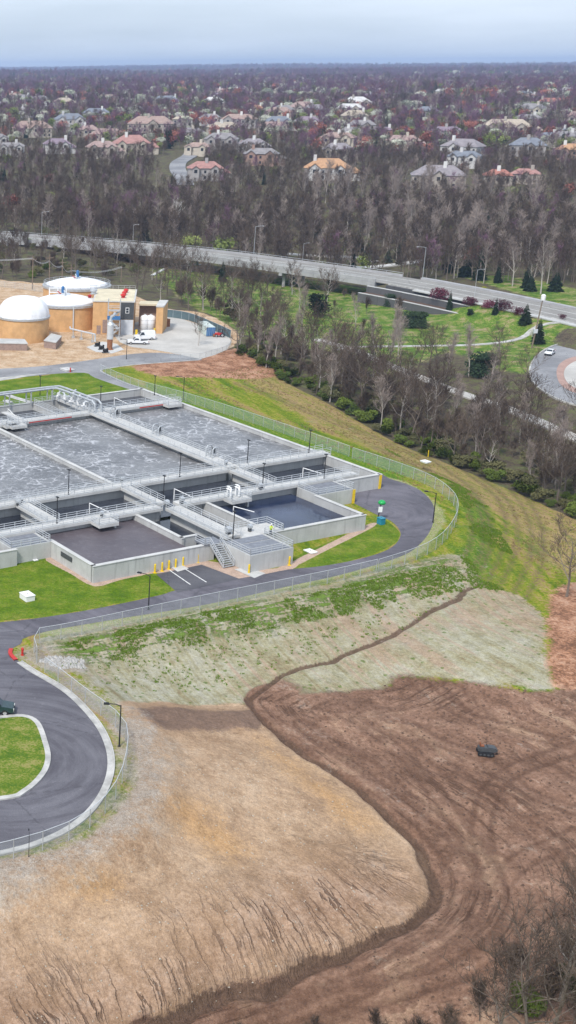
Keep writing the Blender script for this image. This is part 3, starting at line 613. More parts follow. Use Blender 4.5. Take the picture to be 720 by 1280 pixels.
# ---- park paths, beyond-highway path, road through the trees
def follow(px,w,name,mat,lift=.18,step=3.,zo=0):
    L=resample(smooth(G(px)[:,:2],5),step); return struct(ribbon(name,L,w,lift,mat,zf=zgrid))
follow([(418,438),(450,434),(520,433),(580,432),(630,428),(655,422),(672,416),(720,411),(790,405)],1.6,'footpath',M['kerb'])
follow([(395,425),(440,438),(480,455),(530,475),(580,494),(640,514),(700,540),(790,580)],3.4,'creek_road',M['apron'],.3)
follow([(430,337),(470,334),(500,331),(540,325),(575,320),(610,318),(650,316),(700,316)],4.0,'footpath',M['conc_lt'],.4,5)
follow([(360,318),(400,321),(440,322),(470,328)],3.5,'footpath',M['conc_lt'],.4,5)
follow([(232,232),(228,222),(222,212),(224,203),(236,196),(240,190)],9,'residential_street',M['asph_lt'],.4,6)
follow([(190,345),(215,334),(260,331)],1.3,'footpath',M['conc_lt'],.3,5)
# ---- roundabout at the right
zr=-3.2
def PR(pts,n=4): return smooth([at(a,b,zr)[:2] for a,b in pts],n,True)
ro=PR([(830,415),(760,419),(715,427),(690,433),(673,443),(664,455),(662,468),(668,480),(682,491),(702,501),(730,508),(830,520)])
sheet('roundabout_road',ro,zr+.06,M['asph_lt'])
sheet('roundabout_apron',PR([(830,440),(740,443),(715,447),(702,453),(696,462),(697,474),(704,484),(722,492),(760,496),(830,497)]),zr+.09,M['brickpave'])
ri=PR([(830,446),(750,448),(724,451),(711,457),(705,465),(706,474),(713,482),(728,488),(770,492),(830,492)])
mb=MB(); mb.prism([tuple(p) for p in ri],zr,zr+.22); struct(mb.build('roundabout_island',M['apron']))
struct(ribbon('kerb',ro,.35,.2,M['kerb'],zf=lambda x,y:np.full(len(x),zr),closed=True))
# ---- highway on its bridge and bank
HZ=lambda s:3.0
hp=[(-160,288),(-60,293),(20,297),(100,303),(180,310),(270,319),(360,331),(440,342),(500,351),(560,362),(620,374),(680,387),(760,405),(860,430)]
hz=np.interp([p[0] for p in hp],[-160,360,500,760,860],[3.5,3.0,2.0,.2,-.5])
HL=np.array([list(at(a,b,z)[:2])+[z] for (a,b),z in zip(hp,hz)])
HL=resample(smooth(HL,5),6)
def hw_ribbon(name,off,w,z0,z1,mat,i0=0,i1=None,parent=None):
    L=HL[i0:i1]; n=len(L); T=np.gradient(L[:,:2],axis=0); T/=np.linalg.norm(T,axis=1)[:,None]; N=np.stack([-T[:,1],T[:,0]],1); vs=[];fs=[]
    for i in range(n):
        l=L[i,:2]+N[i]*(off+w/2); r=L[i,:2]+N[i]*(off-w/2); z=L[i,2]; vs+=[(l[0],l[1],z+z0),(l[0],l[1],z+z1),(r[0],r[1],z+z1),(r[0],r[1],z+z0)]
    for i in range(n-1):
        a=4*i;b=a+4; fs+=[(a,a+1,b+1,b),(a+1,a+2,b+2,b+1),(a+2,a+3,b+3,b+2),(a+3,a,b,b+3)]
    fs+=[(0,3,2,1),(4*n-4,4*n-3,4*n-2,4*n-1)]
    return MB().add(vs,fs).build(name,mat,parent)
HWW=16.
struct(hw_ribbon('highway',0,HWW,-.25,0.0,M['hwy']))
for off in (-3.2,3.2): struct(hw_ribbon('lane_line',off,.25,.004,.012,M['mark']))
def hidx(px):
    q=HL; dd=q[:,1]*FW[1]+(q[:,2]-H)*FW[2]; a=q[:,0]/dd; b=(q[:,1]*UP[1]+(q[:,2]-H)*UP[2])/dd; return int(np.argmin(np.abs(X0+F*(a*cR-b*sR)-px)))
ib=hidx(500)
br=root('highway_bridge',(HL[ib//2][0],HL[ib//2][1],-4),'long concrete highway bridge crossing in front of the wooded hillside','bridge')
def rel(o,rt):
    o.parent=rt; o.matrix_parent_inverse=Matrix.Identity(4)
    me=o.data; co=np.empty(len(me.vertices)*3,'f4'); me.vertices.foreach_get('co',co); co=co.reshape(-1,3); co-=np.array(rt.location,'f4'); me.vertices.foreach_set('co',co.ravel()); return o
M['bridgeconc']=concrete('bridge_concrete',(.42,.42,.43),stain=.6)
rel(hw_ribbon('deck_slab',0,HWW+1.2,-1.6,-.26,M['bridgeconc'],0,ib),br)
rel(hw_ribbon('parapet',-HWW/2-.2,.4,-.2,.75,M['bridgeconc'],0,ib),br)
rel(hw_ribbon('parapet',HWW/2+.2,.4,-.2,.75,M['bridgeconc'],0,ib),br)
for off in(-HWW/2-.2,HWW/2+.2):
    L=HL[:ib]; T=np.gradient(L[:,:2],axis=0); T/=np.linalg.norm(T,axis=1)[:,None]; N=np.stack([-T[:,1],T[:,0]],1)
    Q=[(L[i,0]+N[i,0]*off,L[i,1]+N[i,1]*off,L[i,2]+1.25) for i in range(len(L))]
    mb=MB(); mb.tube(Q,.07,5)
    for i in range(0,len(Q),1): mb.bar((Q[i][0],Q[i][1],Q[i][2]-.5),Q[i],.1)
    rel(mb.build('parapet_rail',M['galv']),br)
for i in range(4,ib-2,7):
    c=HL[i]; T=HL[i+1]-HL[i-1]; T/=np.linalg.norm(T[:2]); n=np.array([-T[1],T[0]]); zb=float(zgrid(c[0],c[1])[0])-1
    mb=MB()
    for k in (-6,-2,2,6): p=c[:2]+n*k; mb.tube([(p[0],p[1],zb),(p[0],p[1],c[2]-2.2)],.55,10)
    a=c[:2]+n*8.5;b=c[:2]-n*8.5; mb.bar((a[0],a[1],c[2]-2.1),(b[0],b[1],c[2]-2.1),1.3,1.1)
    rel(mb.build('pier',M['bridgeconc']),br)
# embankment part: guard kerbs and the retaining wall with its lower terrace
struct(hw_ribbon('road_embankment',0,HWW+3,-5.5,-.3,concrete('embankment_stone',(.10,.10,.105)),ib))
struct(hw_ribbon('footpath',-HWW/2-1.6,2.2,-.3,.05,M['conc'],ib+2))
struct(hw_ribbon('kerb',-HWW/2-.2,.35,-.3,.2,M['kerb'],ib))
struct(hw_ribbon('road_median',HWW/2+.8,1.6,-.3,.6,M['bridgeconc'],ib))
M['dkwall']=concrete('dark_retaining_stone',(.12,.12,.125),stain=.6)
for off,z1,h,nm in ((-HWW/2-3.6,-1.2,6,'upper dark stone retaining wall below the redbud trees'),(-HWW/2-8.0,-3.0,5,'lower dark stone retaining wall along the park lawn')):
    rw=root('retaining_wall',(HL[ib+4][0],HL[ib+4][1],-6),nm,'wall')
    rel(hw_ribbon('wall_face',off,.8,-h-1.5,z1,M['dkwall'],ib-1,hidx(650)),rw)
    rel(hw_ribbon('coping',off,1.0,z1+.01,z1+.16,M['conc'],ib-1,hidx(650)),rw)
struct(hw_ribbon('planting_terrace',-HWW/2-5.8,4.0,-6,-3.1,paint('mulch',(.11,.07,.05),.95,.3,1),ib-1,hidx(650)))
struct(hw_ribbon('planting_terrace',-HWW/2-3.1,1.0,-5,-1.3,paint('mulch_upper',(.11,.07,.05),.95,.3,1),ib-1,hidx(650)))
# ============================================================ TREATMENT BASINS
TO=at(177,486,2.5)[:2]; TA=math.radians(-64.6); TAv=np.array([math.cos(TA),math.sin(TA)]); TBv=np.array([TAv[1],-TAv[0]])
def LL(px,py,z=2.5):
    d=at(px,py,z)[:2]-TO; return float(d@TAv),float(d@TBv)
def WL(a,b,z=0.): p=TO+TAv*a+TBv*b; return (p[0],p[1],z)
basin=root('treatment_basin',(TO[0],TO[1],0),'large open concrete wastewater treatment basin complex with walkways and rails','basin',TA)
def lb(mb,a0,b0,z0,a1,b1,z1,mi=0): return mb.box(a0,-b0,z0,a1,-b1,z1,mi)
def wall(a0,b0,a1,b1,t=.5,zt=2.5,zb=-.6,mat='conc',name='wall',coping=True):
    mb=MB()
    if abs(a1-a0)>abs(b1-b0): lb(mb,min(a0,a1)-t/2,b0-t/2,zb,max(a0,a1)+t/2,b0+t/2,zt)
    else: lb(mb,a0-t/2,min(b0,b1)-t/2,zb,a0+t/2,max(b0,b1)+t/2,zt)
    o=mb.build(name,M[mat],basin)
    if coping:
        m2=MB(); t2=t+.16
        if abs(a1-a0)>abs(b1-b0): lb(m2,min(a0,a1)-t2/2,b0-t2/2,zt+.002,max(a0,a1)+t2/2,b0+t2/2,zt+.10)
        else: lb(m2,a0-t2/2,min(b0,b1)-t2/2,zt+.002,a0+t2/2,max(b0,b1)+t2/2,zt+.10)
        m2.build('coping',M['conc_lt'],o)
    return o
def rail(pts,z,name='handrail',parent=None,h=1.07,step=1.9,mat='rail'):
    """three-bar aluminium handrail along local (a,b) points"""
    mb=MB()
    for (a0,b0),(a1,b1) in zip(pts[:-1],pts[1:]):
        L=math.hypot(a1-a0,b1-b0); n=max(1,round(L/step))
        for k in range(n+1):
            a=a0+(a1-a0)*k/n; b=b0+(b1-b0)*k/n; mb.bar((a,-b,z),(a,-b,z+h),.065)
        for hh in (.38,.73,1.07): mb.bar((a0,-b0,z+hh*h/1.07),(a1,-b1,z+hh*h/1.07),.062)
        mb.bar((a0,-b0,z+.06),(a1,-b1,z+.06),.02,.11)
    return mb.build(name,M[mat],parent or basin)
def walkway(a0,b0,a1,b1,w=2.0,zt=2.9,wallt=.6,rails=(1,1),depth=.45,zb=-.6):
    """concrete walkway slab on its wall with rails both sides"""
    mb=MB(); A=abs(a1-a0)>abs(b1-b0)
    if A: lb(mb,min(a0,a1),b0-w/2,zt-depth,max(a0,a1),b0+w/2,zt)
    else: lb(mb,a0-w/2,min(b0,b1),zt-depth,a0+w/2,max(b0,b1),zt)
    o=mb.build('walkway',M['conc_lt'],basin)
    mb=MB()
    if A: lb(mb,min(a0,a1),b0-wallt/2,zb,max(a0,a1),b0+wallt/2,zt-depth-.003)
    else: lb(mb,a0-wallt/2,min(b0,b1),zb,a0+wallt/2,max(b0,b1),zt-depth-.003)
    mb.build('support_wall',M['conc'],o)
    e=w/2-.1
    for s,on in ((-1,rails[0]),(1,rails[1])):
        if not on: continue
        if A: rail([(min(a0,a1),b0+s*e),(max(a0,a1),b0+s*e)],zt,parent=o)
        else: rail([(a0+s*e,min(b0,b1)),(a0+s*e,max(b0,b1))],zt,parent=o)
    return o
BL=84.
wall(0,0,72.6,0,.55); wall(0,0,0,19.5,.5); wall(72.6,.3,72.6,9.5,.5)
wall(88,18.,88,37.5,.55); wall(77.2,18.,87.7,18.,.55); wall(88,47.5,88,68.2,.55); wall(76.,68.2,87.7,68.2,.55)
wall(70.9,36.3,87.7,36.3,.45); wall(70.9,50,84,50,.45); wall(83.8,47.5,83.8,50,.4)
wall(15,44,57.2,44,.55,2.35)                       # divider between aeration cells
wall(0,27.5,0,BL,.5); wall(0,19.5,0,27.5,.4); wall(.3,27.5,12.3,27.5,.45,2.2); wall(.3,19.5,12.3,19.5,.45)
wall(77,75,77,BL,.5); wall(15,68,57.2,68,.55,2.35)
walkway(13.5,0,13.5,BL,2.2); walkway(58.5,-.6,58.5,20.,2.4); walkway(58.5,22.2,58.5,BL,2.4); walkway(70.8,4,70.8,41.5,2.2); walkway(70.8,45,70.8,BL,2.2)
walkway(13.5,21,58.5,21,3.0,3.0); walkway(59.8,21.3,69.6,21.3,2.2,2.92); walkway(59.8,44,69.6,44,2.0,2.92); walkway(59.8,64,69.6,64,2.4,2.92)
walkway(72.0,43.2,87.6,43.2,2.8,2.92); walkway(-2,21,12.2,21,2.2,2.92,rails=(1,1))
# floors of the open channels
# grated covers and solid boxes
def vault(a0,b0,a1,b1,z,panels=True,rails=((0,0,1,0),(1,0,1,1)),name='grated_vault',mat='conc'):
    mb=MB(); lb(mb,a0,b0,-.6,a1,b1,z); o=mb.build(name,M[mat],basin)
    g=MB(); n=3
    for k in range(n):
        x0=a0+(a1-a0)*(k+.06)/n; x1=a0+(a1-a0)*(k+.94)/n; lb(g,x0,b0+.5,z+.003,x1,b1-.5,z+.07)
    g.build('grating',M['grate'],o)
    pts=[(a0+.1,b0+.1),(a1-.1,b0+.1),(a1-.1,b1-.1),(a0+.1,b1-.1)]
    rail(pts,z,parent=o)
    return o
vault(72.0,9.8,77.0,17.7,2.5); vault(88.3,38,95,46,2.6); vault(71.95,68.5,76.5,75.4,2.5)
mb=MB(); lb(mb,88.28,46.0,.0,88.3,46.0,.1)
# platform extension over the right tank where the operator stands
mb=MB(); lb(mb,84.2,34.2,2.2,88.25,42.,2.55); o=mb.build('operator_platform',M['conc_lt'],basin); rail([(84.3,34.3),(84.3,41.5)],2.55,parent=o); rail([(84.3,34.3),(88.2,34.3),(88.2,37.8)],2.55,parent=o)
# cantilever weir platforms
for a0,b0,a1,b1 in ((71.9,29.0,74.2,33.0),(71.9,55.,74.4,58.6),(14.6,1.2,16.6,4.6),(11,40,15.8,42.8),(14.6,38.6,16.8,42.0)):
    mb=MB(); lb(mb,a0,b0,2.35,a1,b1,2.85); mb.bar(((a0+a1)/2,-b0,1.9),((a0+a1)/2,-b0,.7),.3,.6); o=mb.build('weir_box',M['conc_lt'],basin)
    rail([(a0+.1,b0),(a1-.1,b0),(a1-.1,b1),(a0+.1,b1)],2.85,parent=o)
# stairs down to the gravel
st=MB(); 
for k in range(12): a=88.35+k*.30; z=2.75-k*.22; lb(st,a,46.3,z-.18,a+.32,48.2,z-.13)
st.bar((88.3,-46.3,2.75),(91.9,-46.3,.1),.06,.3); st.bar((88.3,-48.2,2.75),(91.9,-48.2,.1),.06,.3)
sto=st.build('stairs',M['galv'],basin)
mb=MB()
for b in (46.3,48.2):
    mb.bar((88.3,-b,3.8),(91.9,-b,1.15),.07); mb.bar((88.3,-b,3.4),(91.9,-b,.75),.06)
    for k in range(5): a=88.3+.9*k; z=2.75-.66*k; mb.bar((a,-b,z),(a,-b,z+1.05),.07)
mb.build('handrail',M['rail'],sto)
mb=MB(); lb(mb,86,45.8,2.5,88.4,49.2,2.72); lo=mb.build('landing',M['grate'],basin); rail([(86,49.1),(88.4,49.1),(88.4,48.2)],2.72,parent=lo)
# yellow corner guards on the basin ends
for a,b in ((72.95,.1),(77.1,9.9)):
    mb=MB(); lb(mb,a,b-.25,0,a+.12,b+.25,2.45); mb.build('corner_guard',M['yellow'],basin)
# cover slab with wording strip (red text on concrete): red caution strips along the far walkway
for b0,b1 in ((4.5,10.5),(27,37)):
    mb=MB(); lb(mb,14.62,b0,2.55,14.64,b1,2.75); mb.build('caution_strip',M['red'],basin)
# dark patched panels and a small nameplate on the front wall
mb=MB(); lb(mb,79.5,68.52,1.3,82.6,68.6,2.0); mb.build('vent_grille',M['dark'],basin)
# ---- water
def water(name,c0,c1,foam,foamc,rough,scale=.35,bump=.25):
    m=NT(name); v=m.obj(); n=m.noise(v,.10,5,.6); n2=m.noise(v,1.1,5,.6,.6)
    k=m.mix(m.st(n,.35,.65),c0,c1)
    if foam:
        vec=m.noise(v,.5,4,.6,out='Color'); vm=m.n('ShaderNodeVectorMath'); vm.operation='MULTIPLY_ADD'; m.L(vec,vm.inputs[0]); vm.inputs[1].default_value=(3.2,3.2,0); m.L(v,vm.inputs[2])
        e=m.vor(vm.outputs[0],scale,'DISTANCE_TO_EDGE'); f=m.ma('MULTIPLY',m.st(e,.075,.0),m.st(m.noise(v,.25,4,.6),.42,.60))
        f2=m.ma('MULTIPLY',m.st(m.vor(vm.outputs[0],scale*2.7,'DISTANCE_TO_EDGE'),.09,0.),m.st(m.noise(v,.18,4,.6),.45,.65))
        f=m.ma('MULTIPLY',m.ma('MAXIMUM',f,m.ma('MULTIPLY',f2,.6)),foam); k=m.mix(f,k,foamc)
        k=m.mix(m.ma('MULTIPLY',m.st(n2,.5,.8),.5),k,foamc)
    m.col(k,rough); m.p.inputs['Specular IOR Level'].default_value=.4; m.bump(n2,bump,.15); return m.m
M['w_aer']=water('aerated_water',(.105,.105,.11),(.18,.18,.185),.95,(.52,.52,.54),.36,.42)
M['w_dark']=water('still_dark_water',(.02,.024,.035),(.05,.055,.07),0,None,.12,bump=.12)
M['w_purple']=water('settling_water',(.075,.062,.072),(.105,.088,.098),.12,(.2,.18,.19),.42)
M['w_navy']=water('clarified_water',(.015,.024,.055),(.04,.055,.105),.5,(.01,.013,.025),.10,.9,.10)
def pond(a0,b0,a1,b1,z,mat):
    mb=MB(); P=[WL(a0,b0,z),WL(a1,b0,z),WL(a1,b1,z),WL(a0,b1,z)]; mb.add(P,[(0,1,2,3)]); o=mb.build('water',M[mat]); return struct(o)
pond(14,0,58,20.5,1.75,'w_aer'); pond(14,21.5,58,BL,1.7,'w_aer')
pond(.2,.2,13,19.3,1.0,'w_dark'); pond(.2,27.6,13,BL,1.0,'w_dark'); pond(.2,19.7,13,27.3,.2,'w_dark')
pond(59,.2,72.4,20.9,.8,'w_dark'); pond(59,21.6,70.6,BL,.8,'w_dark'); pond(72.5,.2,72.55,.3,.5,'w_dark')
pond(71.,18.2,87.8,36.2,1.15,'w_navy'); pond(71.,36.4,87.8,49.9,.5,'w_dark'); pond(71,50.2,87.8,68,1.6,'w_purple'); pond(71,76,76.8,BL,.8,'w_dark')
# ---- beam + small posts across channels (white pipes seen lying over the water)
for (p,q,z) in (((292,633),(318,640),1.8),((218,611),(248,625),2.0),((112,629),(140,642),2.0),((379,585),(402,592),2.0),((143,497),(160,505),2.0),((10,511),(19,520),2.)):
    a=LL(*p,z+.6); b=LL(*q,z+.6); pa=WL(*a,z+.6); pb=WL(*b,z+.6)
    mb=MB(); mb.tube([pa,pb],.075,8); mb.bar((pa[0],pa[1],0),(pa[0],pa[1],z+.6),.14)
    c=[(pa[i]+pb[i])/2 for i in range(3)]
    o=mb.build('scum_pipe',M['white']); tag(o,'white skimmer pipe lying across a narrow water channel between two walkways','pipe','skimmer pipes over the channels')
# ---- light poles on the walkways
def lamp_proto(name,h,arm,label,group,black=True):
    r=root(name,(0,0,0),label,'street lamp',0,group); a=[]
    mb=MB(); mb.tube([(0,0,0),(0,0,h)],[.09,.06],8); mb.lathe([(.16,0),(.16,.08),(.1,.14)],8); a.append(mb.build('pole',M['black'] if black else M['galv'],r))
    mb=MB()
    if arm: mb.tube([(0,0,h-.15),(.4*arm,0,h+.08),(arm,0,h+.12)],.05,6); mb.extr([(arm-.1,h+.05),(arm+.55,h+.05),(arm+.5,h+.2),(arm,h+.22)],-.16,.16); 
    else: mb.box(-.28,-.16,h,.28,.16,h+.14)
    hd=mb.build('lamp_head',M['black'] if black else M['galv'],r); a.append(hd)
    mb=MB(); x=arm+.2 if arm else 0; mb.box(x-.2,-.1,h-.03 if not arm else h+.02,x+.2,.1,h-.002 if not arm else h+.045); a.append(mb.build('lens',M['lamp'],hd))
    remember(r,a); return r
wl=lamp_proto('light_pole',4.2,0,'short black light pole','black light poles on the basin walkways')
WLP=[(224.5,596,2.9,'behind the cross walkway, midway along the middle aeration cell'),(204,626,2.9,'at the crossing just left of the two white motor boxes'),(309,579,2.9,'at the crossing at the end of the motor-lined walkway'),(386,566,2.9,'near the right end of the cross walkway'),(328,610,2.9,'beside the cluster of pipes above the dark blue tank'),(85.5,618,2.9,'behind the left stretch of the cross walkway'),(71,654,2.9,'at the left corner of the brownish settling tank'),(405,598,2.9,'over the short channel left of the asphalt lobe'),(50,494,2.9,'beside the far pipe gallery over the lawn'),(125.5,508,2.9,'left of the far cell near the pipe gallery end'),(193,494,2.9,'near the far right corner of the basin'),(291,673,2.7,'at the top of the metal stairs')]
for i,(px,py,z,t) in enumerate(WLP):
    o=wl if i==0 else copy_tree(wl); p=at(px,py,z); o.location=tuple(p); o.rotation_euler=(0,0,TA); o['label']='black light pole '+t
    if i: o['label']=o['label']
tl=lamp_proto('street_lamp',5.0,1.3,'x','slim black street lamps along the service road')
for i,(px,py,rz,t) in enumerate([(185.5,762,R(150),'slim black lamp between the service road and the fence, below the parking bay'),(149,933,R(175),'slim black lamp inside the fence on the outside of the loop road bend'),(541,653,R(160),'slim black lamp on the grass between the asphalt lobe and curved fence'),(229,499,R(165),'slim black lamp on the grass strip behind the far basin wall'),(158,449,R(170),'slim dark lamp in the dirt in front of the white trucks'),(36,1071,R(90),'slim black pole at the fence along the bottom of the loop road')]):
    o=tl if i==0 else copy_tree(tl); o.location=tuple(at(px,py,0)); o.rotation_euler=(0,0,rz); o['label']=t
    if i==5: o.scale=(.4,.4,.5)
# ---- motor and pipe stations on the centre walkway
def station():
    r=root('aeration_valve_station',(0,0,0),'x','machinery',0,'pipe loops along the centre walkway'); a=[]
    for dx in (-.9,.9):
        mb=MB(); 
        pts=[(dx,-.1,0),(dx,-.1,1.5),(dx,.15,1.85),(dx,.6,1.95),(dx,1.0,1.8),(dx,1.15,1.4),(dx,1.15,.1)]
        mb.tube(pts,.14,8); a.append(mb.build('pipe_loop',M['galv'],r))
    mb=MB(); mb.lathe([(.3,.0),(.3,.1),(.22,.12),(.22,.9),(.12,1.0)],12); mb.tube([(0,0,.5),(0,1.0,.5)],.12,8); a.append(mb.build('motor',M['galv'],r))
    mb=MB(); mb.box(-.32,.6,.7,.32,.95,1.6); a.append(mb.build('control_box',M['dark'],r))
    remember(r,a); return r
sp=station()
for i,(px,py,t) in enumerate([(134,523,'first white pipe loop pair on the centre walkway, nearest the pipe gallery'),(193,544,'second white pipe loop pair halfway along the centre walkway'),(256,572,'third white pipe loop pair near the crossing of the centre walkway')]):
    o=sp if i==0 else copy_tree(sp); p=at(px,py,3.0); a,b=LL(px,py,3.0); p=WL(a,20.6,3.0); o.location=p; o.rotation_euler=(0,0,TA); o['label']=t
# ---- smaller motors with white hoods at crossings
def motorbox():
    r=root('motor_drive',(0,0,0),'x','machinery',0,'motor drives at the walkway crossings'); a=[]
    mb=MB(); mb.box(-.35,-.3,0,.35,.3,.9); a.append(mb.build('stand',M['dark'],r))
    mb=MB(); mb.extr([(-.55,.9),(.55,.9),(.55,1.45),(.3,1.7),(-.3,1.7),(-.55,1.45)],-.45,.45); a.append(mb.build('hood',M['galv'],r))
    remember(r,a); return r
mpz=motorbox()
for i,(px,py,z,t,s) in enumerate([(208,634,2.9,'white motor hood left of the twin pair on the lower cross walkway',1),(227,630,2.9,'blue-grey motor hood right of the twin pair on the lower cross walkway',1),(285,670,2.6,'white control hood at the left of the front platform above the stairs',1.2),(312,664,2.6,'small white pump hood beside the operator platform rail',.9),(152,603,2.9,'dark double motor at the end of the cell divider',.8),(282,582,2.9,'dark motor at the central crossing behind the walkway',.8),(325,612,2.9,'motor next to the pipes above the dark blue tank',.9),(127,646,2.9,'motor by the weir box over the brownish settling tank',.8),(22,632,2.9,'motor at the left crossing of the upper cross walkway',.8),(27,628,2.9,'second motor beside the left crossing of the upper cross walkway',.7)]):
    o=mpz if i==0 else copy_tree(mpz); o.location=tuple(at(px,py,z)); o.rotation_euler=(0,0,TA); o.scale=(s*.72,s*.72,s*.72); o['label']=t
# ---- pipe cluster above dark blue tank
r=root('valve_cluster',WL(71.4,31,2.9),'cluster of white valve pipes on the walkway above the dark blue tank','machinery',TA)
for i,(x,y) in enumerate(((-.4,1.2),(.5,.4),(-.3,-.6),(.6,-1.4))):
    mb=MB(); mb.tube([(x,y,0),(x,y,1.2),(x+.25,y,1.5),(x+.7,y,1.5),(x+.9,y,1.2),(x+.9,y,.1)],.13,8); mb.lathe([(.24,1.5),(.24,1.58)],10,(x,y,0)); mb.build('valve_pipe',M['white'],r)
# ---- far pipe gallery: two big pipes on legs
zG=5.2
g0=LL(-8,493,zG)[1]; gp=LL(70,485,zG); g2=LL(117,503,zG)
r=root('pipe_gallery',WL(gp[0],gp[1],2.5),'pair of large white air pipes on legs at the far end of the basin','pipework',TA)
ax,bx=gp; e2a,e2b=g2
def gl(a,b,z): return (a-ax,-(b-bx),z-2.5)
for k,off in enumerate((0.,1.5)):
    mb=MB(); mb.tube([gl(ax-off,bx+70,zG),gl(ax-off,bx+1+off*.3,zG),gl(ax-off+.3,bx-off,zG),gl(ax+1.2,bx-.3-off,zG),gl(e2a-1,bx-.6-off,zG),gl(e2a,bx-.6-off,zG-.5),gl(e2a+.1,bx-.6-off,2.9)],.22,10); mb.build('air_pipe',M['galv'],r,smooth=False)
for k in range(9):
    mb=MB(); b=bx+1+k*5.2
    mb.bar(gl(ax+.2,b,2.5),gl(ax+.2,b,zG-.2),.22); mb.bar(gl(ax-1.9,b,2.5 if k<2 else 0),gl(ax-1.9,b,zG-.2),.22); mb.bar(gl(ax-2.1,b,zG-.3),gl(ax+.4,b,zG-.3),.2); mb.build('pipe_leg',M['galv'],r)
for k in range(5):
    mb=MB(); a=ax+2.2+k*(e2a-ax-3)/4.5; mb.bar(gl(a,bx-.6,2.5),gl(a,bx-.6,zG-.2),.2); mb.bar(gl(a,bx-2.1,2.5),gl(a,bx-2.1,zG-.2),.2); mb.bar(gl(a,bx-.3,zG-.3),gl(a,bx-2.4,zG-.3),.18); mb.build('pipe_leg',M['galv'],r)
# blowers under the gallery
def blower():
    r=root('valve_manifold',(0,0,0),'x','machinery',0,'valve manifolds under the pipe gallery'); a=[]
    mb=MB(); mb.tube([(0,0,0),(0,0,1.9),(0,.5,2.2),(0,1.2,2.2)],.17,8); mb.lathe([(.34,.9),(.34,1.0)],12); mb.lathe([(.34,1.2),(.34,1.3)],12); a.append(mb.build('riser',M['silver'],r))
    mb=MB(); mb.tube([(-.1,-.5,1.1),(-.1,.5,1.1)],.25,10); mb.box(-.35,-.2,1.35,.2,.2,1.9); a.append(mb.build('valve_body',M['white'],r))
    remember(r,a); return r
bp=blower()
for i in range(9):
    o=bp if i==0 else copy_tree(bp); o.location=WL(1.5+1.25*i,[22.2,19.2][i%2],2.5); o.rotation_euler=(0,0,TA+i*.7); o['label']='white valve manifold standing among the legs of the far pipe gallery'
mb=MB(); lb(mb,1,19.0,2.52,12.,20.3,2.62); o=mb.build('gallery_deck',M['conc_lt'],basin); rail([(1,18.9),(12,18.9)],2.6,parent=o); rail([(1,27.9),(12,27.9)],2.5,parent=o); rail([(.2,20),(.2,44)],2.5,parent=o)
mb=MB(); lb(mb,4,36,2.3,12,37.5,2.5); mb.build('divider_beam',M['conc_lt'],basin)
# ---- bollards
def bollard():
    mb=MB(); mb.lathe([(.13,0),(.13,1.15),(.10,1.24),(.04,1.28)],10); mb.box(-.22,-.22,-.02,.22,.22,.04); return mb.build('bollard',M['yellow'])
bo=bollard(); tag(bo,'x','bollard','yellow bollards by the basin walls')
BPX=[(193.5,716),(202.5,714),(211,711.5),(219.5,709.5),(228.5,707),(247,703)]
ordn=['leftmost','second','third','fourth','fifth','rightmost']
for i,(px,py) in enumerate(BPX+[(311,716.5),(361.5,706.5)]):
    o=bo if i==0 else bo.copy()
    if i: COL.objects.link(o)
    o.location=tuple(at(px,py,0)); o.scale=(1.1,1.1,1.1)
    o['label']=(ordn[i]+' yellow bollard of the row between parking bay and basin wall') if i<6 else ('yellow bollard at the left corner of the front platform' if i==6 else 'yellow bollard at the right corner of the front platform')
# ---- utility boxes, pads, hydrants
def small_box(px,py,w,d,h,mat,name,label,cat,rz=TA,z=0):
    r=root(name,at(px,py,z),label,cat,rz); mb=MB(); mb.box(-w/2,-d/2,0,w/2,d/2,h); mb.build('box_body',mat,r,bevel=.03)
    mb=MB(); mb.box(-w/2-.06,-d/2-.06,h+.002,w/2+.06,d/2+.06,h+.08); l=mb.build('lid',mat,r); mb=MB(); mb.tube([(-.15,0,h+.09),(.15,0,h+.09)],.03,6); mb.build('handle',M['dark'],l)
    return r
small_box(34,749,1.9,1.4,.75,M['white'],'utility_box','white utility box with two lid marks on the front left lawn','box')
small_box(388,690,1.7,1.2,.12,M['white'],'access_hatch','white flat hatch on the lawn right of the front platform','hatch')
small_box(532,578,1.5,1.2,.2,M['white'],'access_hatch','white pad with a marker post on the grass outside the curved fence','hatch')
small_box(272,470+227,1,.8,.1,M['white'],'access_hatch','small white slab in the gravel by the stairs','hatch') if False else None
small_box(84,463,3.2,2.2,.35,M['conc_lt'],'access_hatch','concrete hatch on the far lawn beside a hydrant','hatch')
small_box(10,503,2.5,1.2,.2,M['conc_lt'],'access_hatch','pale concrete hatch on the lawn behind the basin at far left','hatch')
small_box(43.5,700.5,.8,.6,.1,M['white'],'access_hatch','little white base with a pipe stub against the box wall','hatch')
small_box(53,860-38,.9,.7,.1,M['white'],'access_hatch','white cover plate next to the red hydrant at the road corner','hatch') if False else None
small_box(476,655,1.0,.9,1.0,M['teal'],'storage_bin','teal lidded bin on the grass beside the green topped post','bin')
mb=MB(); mb.tube([(0,0,0),(0,0,1.3)],.08,8); o=mb.build('marker_post',M['yellow'],loc=tuple(at(535,571,0))); tag(o,'short yellow marker post on the pad outside the curved fence','post')
mb=MB(); mb.tube([(0,0,0),(0,0,1.4)],.07,8); mb.lathe([(.16,0),(.16,.1)],8); o=mb.build('standpipe',M['white'],loc=tuple(at(43.5,699,0))); tag(o,'thin white standpipe on the lawn against the lower left box','pipe')
